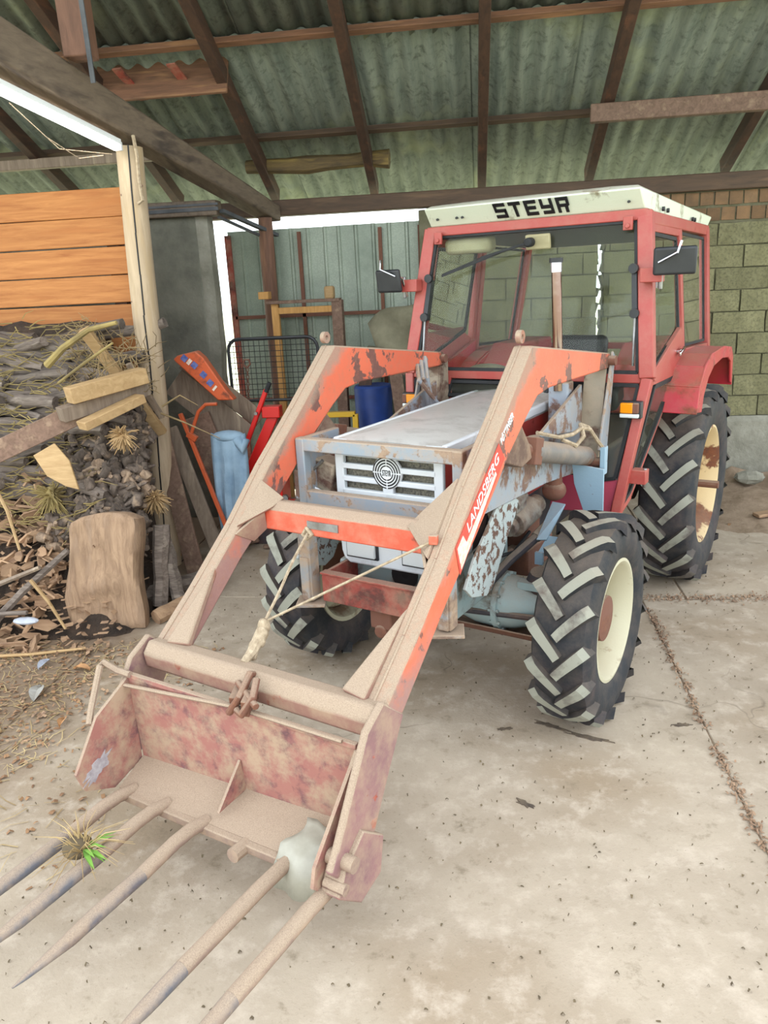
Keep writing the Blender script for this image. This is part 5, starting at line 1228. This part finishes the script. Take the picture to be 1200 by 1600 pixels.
b = MB(); b.box((-.35, .05, .95), (.14, .1, .1)); b.box((-.42, .08, .85), (.16, .1, .05)); b.build('clamp', 'machine_red', rm, bevel=.008)
b = MB(); b.box((0, .1, .18), (.5, .3, .36)); b.build('skid', 'dark_grime', rm, bevel=.01)
# wooden frame stand
fs_ = empty('timber_trestle', (-2.02, 7.55, 0)); tag(fs_, 'wooden trestle frame of light and brown timbers before the gate', 'frame')
b = MB(); b.box((.035, 0, 1.05), (.07, .06, 2.1)); b.build('leg', 'light_post', fs_, bevel=.004)
b = MB(); b.box((.65, 0, 1.0), (.10, .12, 2.2)); b.build('leg', 'brown_board', fs_, bevel=.004)
b = MB(); b.box((.32, .0, 2.10), (.72, .14, .03)); b.build('top_board', 'brown_board', fs_, bevel=.004)
b = MB(); b.box((.35, -.01, 2.02), (.56, .05, .06)); b.build('rail', 'light_post', fs_, bevel=.004)
b = MB(); b.box((-.06, 0, 2.17), (.1, .12, .07)); b.build('block', 'light_post', fs_, bevel=.004)
b = MB(); b.box((.58, 0, 2.17), (.09, .12, .12)); b.build('block', 'cut_wood', fs_, bevel=.02)
# sacks, drum, boards, yellow frame
b = MB(); random.seed(81); n = 10; vs_ = []
for i in range(n+1):
    for j in range(n+1):
        u, v = i/n, j/n; vs_.append((lerp(-.28, .28, u)+.05*v, -.10*math.sin(u*PI)*math.sin(v*PI)-.05*math.sin(u*6+v*4), lerp(-.22, .2, v)+.05*math.sin(u*5)-.12*(1-u)*(1-v)))
b.add(vs_, [(i*(n+1)+j, i*(n+1)+j+1, (i+1)*(n+1)+j+1, (i+1)*(n+1)+j) for i in range(n) for j in range(n)]); o = b.build('canvas_tarp', 'sack', None, (-.80, 7.55, 1.78), (0, R(-25), 0), smooth=60); so = o.modifiers.new('s', 'SOLIDIFY'); so.thickness = .02
tag(o, 'grey green canvas tarp draped highest beside the cab mirror', 'tarp')
for k in range(5):
    b = MB(); b.box((0, 0, 0), (.46-.02*k, .3, .035)); tag(b.build('folded_sack', 'sack', None, (-.93+.01*k, 7.6, 1.44+.04*k), (0, R(6+k), .1*k), bevel=.012), 'khaki folded sack, %s of the five under the canvas tarp' % ('lowest', 'second from the bottom', 'middle one', 'second from the top', 'topmost')[k], 'sack', 'folded sacks in one stack')
b = MB(); b.box((-.93, 7.62, 1.39), (.5, .36, .03)); tt = b.build('small_shelf', 'brown_board'); tag(tt, 'dark board shelf carrying the folded sacks', 'shelf')
b = MB(); 
for x in (-1.15, -.71): b.box((x, 7.62, .69), (.05, .3, 1.38))
b.build('leg', 'brown_board', tt)
b = MB(); b.lathe([(0, 0), (0, .17), (.02, .18), (.4, .175), (.42, .185), (.8, .175), (1.12, .18), (1.14, .165), (1.14, 0)], 28, axis='Z'); tag(b.build('plastic_barrel', 'drum_blue', None, (-1.02, 7.22, .18)), 'dark blue barrel standing behind the left loader arm', 'barrel')
b = MB(); b.box((-1.02, 7.22, .09), (.5, .5, .18)); tag(b.build('pallet_block', 'brown_board'), 'low wooden block under the dark blue barrel', 'block')
for k, (x, r_, mt, lab) in enumerate(((-1.22, .10, 'rafter_wood', 'dark narrow board leaning left of the blue barrel'), (-.76, .12, 'gray_board', 'pale board leaning right of the blue barrel'), (-.62, -.12, 'brown_board', 'brown board leaning beside the cab behind the hoses'))):
    b = MB(); b.box((0, 0, .72), (.12, .025, 1.44)); tag(b.build('leaning_board', mt, None, (x, 7.0-.02*k, 0), (R(-8), r_, 0), bevel=.003), lab, 'board')
yf = MB()
for (p, q) in (((-1.62, 6.9, .55), (-1.62, 6.9, 1.10)), ((-1.62, 6.9, 1.10), (-1.15, 6.9, 1.10)), ((-1.15, 6.9, 1.10), (-1.15, 6.9, .55)), ((-1.62, 6.9, .62), (-1.15, 6.9, .62)), ((-1.62, 6.9, 0), (-1.62, 6.9, .55)), ((-1.15, 6.9, 0), (-1.15, 6.9, .55))): yf.bar(p, q, .05, .06, up=(0, 1, 0))
tag(yf.build('yellow_frame', 'yellow_paint', bevel=.005), 'yellow painted steel frame behind the tractor bonnet', 'frame')
b = MB(); b.bar((-1.9, 6.55, .06), (-1.1, 6.62, .07), .14, .05); b.bar((-1.95, 6.3, .03), (-1.3, 6.35, .03), .03, .03); tag(b.build('floor_timber', 'brown_board', bevel=.004), 'brown timber lying on the floor behind the left front wheel', 'timber')

# ================================================================== FLOOR LITTER
def scatter(name, mt, n, area, ln, wd, label, cat, seed, flat=True, avoid=None, curve=0):
    random.seed(seed); b = MB()
    for k in range(n):
        x, y = area()
        if avoid and avoid(x, y): continue
        a = rnd(0, 2*PI); l = rnd(*ln); w = rnd(*wd); d = Vector((math.cos(a), math.sin(a), 0)); s_ = Vector((-d.y, d.x, 0))*w
        z = rnd(.002, .010); bend = s_.normalized()*l*rnd(-curve, curve)
        p0 = Vector((x, y, z)); p1 = p0+d*l*.5+bend+Vector((0, 0, rnd(0, .012))); p2 = p0+d*l
        b.add([p0-s_, p0+s_, p1-s_, p1+s_, p2-s_*.6, p2+s_*.6], [(0, 1, 3, 2), (2, 3, 5, 4)])
    return tag(b.build(name, mt, smooth=0), label, cat, kind='stuff')
def a_left():
    while True:
        x, y = rnd(-4.2, -1.7), rnd(2.3, 4.4)
        if random.random() < (1.0 if x < -2.3 else .25): return x, y
scatter('straw_litter', 'litter_straw', 1700, a_left, (.03, .16), (.001, .003), 'dry straw stalks littering the floor left of the bucket', 'straw', 91, curve=.2)
scatter('leaf_crumbs', 'bark_chip', 1500, a_left, (.01, .04), (.004, .012), 'brown crumbs of leaves and bark on the left floor', 'debris', 92)
def a_all(): return rnd(-2.2, 3.6), rnd(1.6, 6.2)
scatter('floor_crumbs', 'crumbs', 1900, a_all, (.003, .016), (.001, .005), 'small dark crumbs of dirt over the concrete floor', 'dirt', 93)
def a_joint():
    if random.random() < .6: t = random.random(); return XJ+.02+2.6*t, 5.23+random.gauss(0, .05)*(.6+t)
    while True:
        y = rnd(2.0, 5.2)
        if mnoise.noise(Vector((y*3, 0, 0))) > -.25: return XJ+.03*mnoise.noise(Vector((y*2, 5, 0)))+random.gauss(0, .016), y
scatter('joint_debris', 'leaf_brown', 1700, a_joint, (.006, .03), (.002, .006), 'brown leaf debris gathered along the concrete joints', 'debris', 94)
def a_br(): return rnd(2.2, 4.6), rnd(6.9, 8.0)
scatter('corner_debris', 'bark_chip', 900, a_br, (.02, .09), (.004, .015), 'wood crumbs and soil along the foot of the block wall', 'debris', 95)
for k, (x, y, s_, mt, lab) in enumerate(((-2.62, 3.75, .09, 'gray_leaf', 'curled pale grey leaf on the floor left of the bucket'), (-2.5, 4.05, .06, 'dry_leaf', 'orange brown leaf on the floor below the wood slab'), (-2.3, 3.45, .05, 'dry_leaf', 'small tan leaf among straw left of the bucket'), (-2.78, 4.1, .06, 'foil', 'small white paper scrap near the heap foot'))):
    random.seed(400+k); b = MB(); vs_ = []
    for i in range(7):
        t = i/6; w = s_*.45*math.sin(PI*min(1, t*.9+.08)); z = .012+.03*math.sin(t*PI)*s_*10
        vs_ += [(s_*2*(t-.5), -w, z+.01), (s_*2*(t-.5), 0, z-.004), (s_*2*(t-.5), w, z+.012)]
    b.add(vs_, [(3*i+j, 3*i+j+1, 3*i+4+j, 3*i+3+j) for i in range(6) for j in range(2)]); tag(b.build('fallen_leaf' if k < 3 else 'paper_scrap', mt, None, (x, y, 0), (0, 0, rnd(0, 6)), smooth=0), lab, 'leaf' if k < 3 else 'paper')
# earth bank and stones at the foot of the block wall
b = MB(); random.seed(96); nx, ny = 24, 8; vs_ = []
for i in range(nx+1):
    for j in range(ny+1):
        x = lerp(1.9, 4.9, i/nx); y = lerp(6.6, 8.02, j/ny); t = j/ny; h = .22*t**1.3*min(1, i/5)*(1+.5*mnoise.noise(Vector((x*3, y*3, 0))))+.03*mnoise.noise(Vector((x*9, y*9, 0)))*t
        vs_.append((x, y, max(h, 0)-.004))
b.add(vs_, [(i*(ny+1)+j, i*(ny+1)+j+1, (i+1)*(ny+1)+j+1, (i+1)*(ny+1)+j) for i in range(nx) for j in range(ny)])
tag(b.build('earth_bank', 'dusty_soil', smooth=60), 'bank of dusty soil and litter against the block wall foot', 'soil', kind='stuff')
for k, (x, y, z, s_, lab) in enumerate(((2.62, 7.75, .22, .12, 'angular grey stone on the soil bank nearest the rear wheel'), (3.05, 7.8, .24, .15, 'larger brown stone on the soil bank at the right edge'))):
    b = MB(); b.ball((0, 0, 0), s_, 5, (1.2, .8, .6)); random.seed(k)
    b.v = [tuple(c*(1+rnd(-.12, .12)) for c in v) for v in b.v]; tag(b.build('stone', 'plaster_light', None, (x, y, z), smooth=0), lab, 'stone')
timber((2.45, 7.0, .06), (3.3, 7.25, .12), .10, .03, 'chip_wood', 'flat wooden offcut on the soil behind the rear wheel', 'offcut', cat='offcut')

# damp dark mud by the front tyre
for k, (x, y, l, w, rz, lab) in enumerate(((.33, 3.56, .10, .02, -.5, 'dark damp mud streak right under the front tyre'), (.52, 3.46, .13, .018, -.35, 'long dark mud streak in front of the front tyre'), (.10, 3.52, .05, .012, .2, 'small dark mud spot left of the front tyre'), (1.0, 3.60, .05, .015, .1, 'small mud spot on the floor right of the front tyre'), (.17, 2.93, .05, .018, -.6, 'dark mud spot in the middle of the open floor'))):
    random.seed(500+k); n = 22; b = MB(); pts = []
    for i in range(n):
        a = 2*PI*i/n; q = rnd(.45, 1.25); pts.append((l*math.cos(a)*q, w*math.sin(a)*q))
    b.prism(pts, 0, .004, 'Z'); tag(b.build('mud_streak', 'damp_mud', None, (x, y, .0005), (0, 0, rz), smooth=0), lab, 'mud')
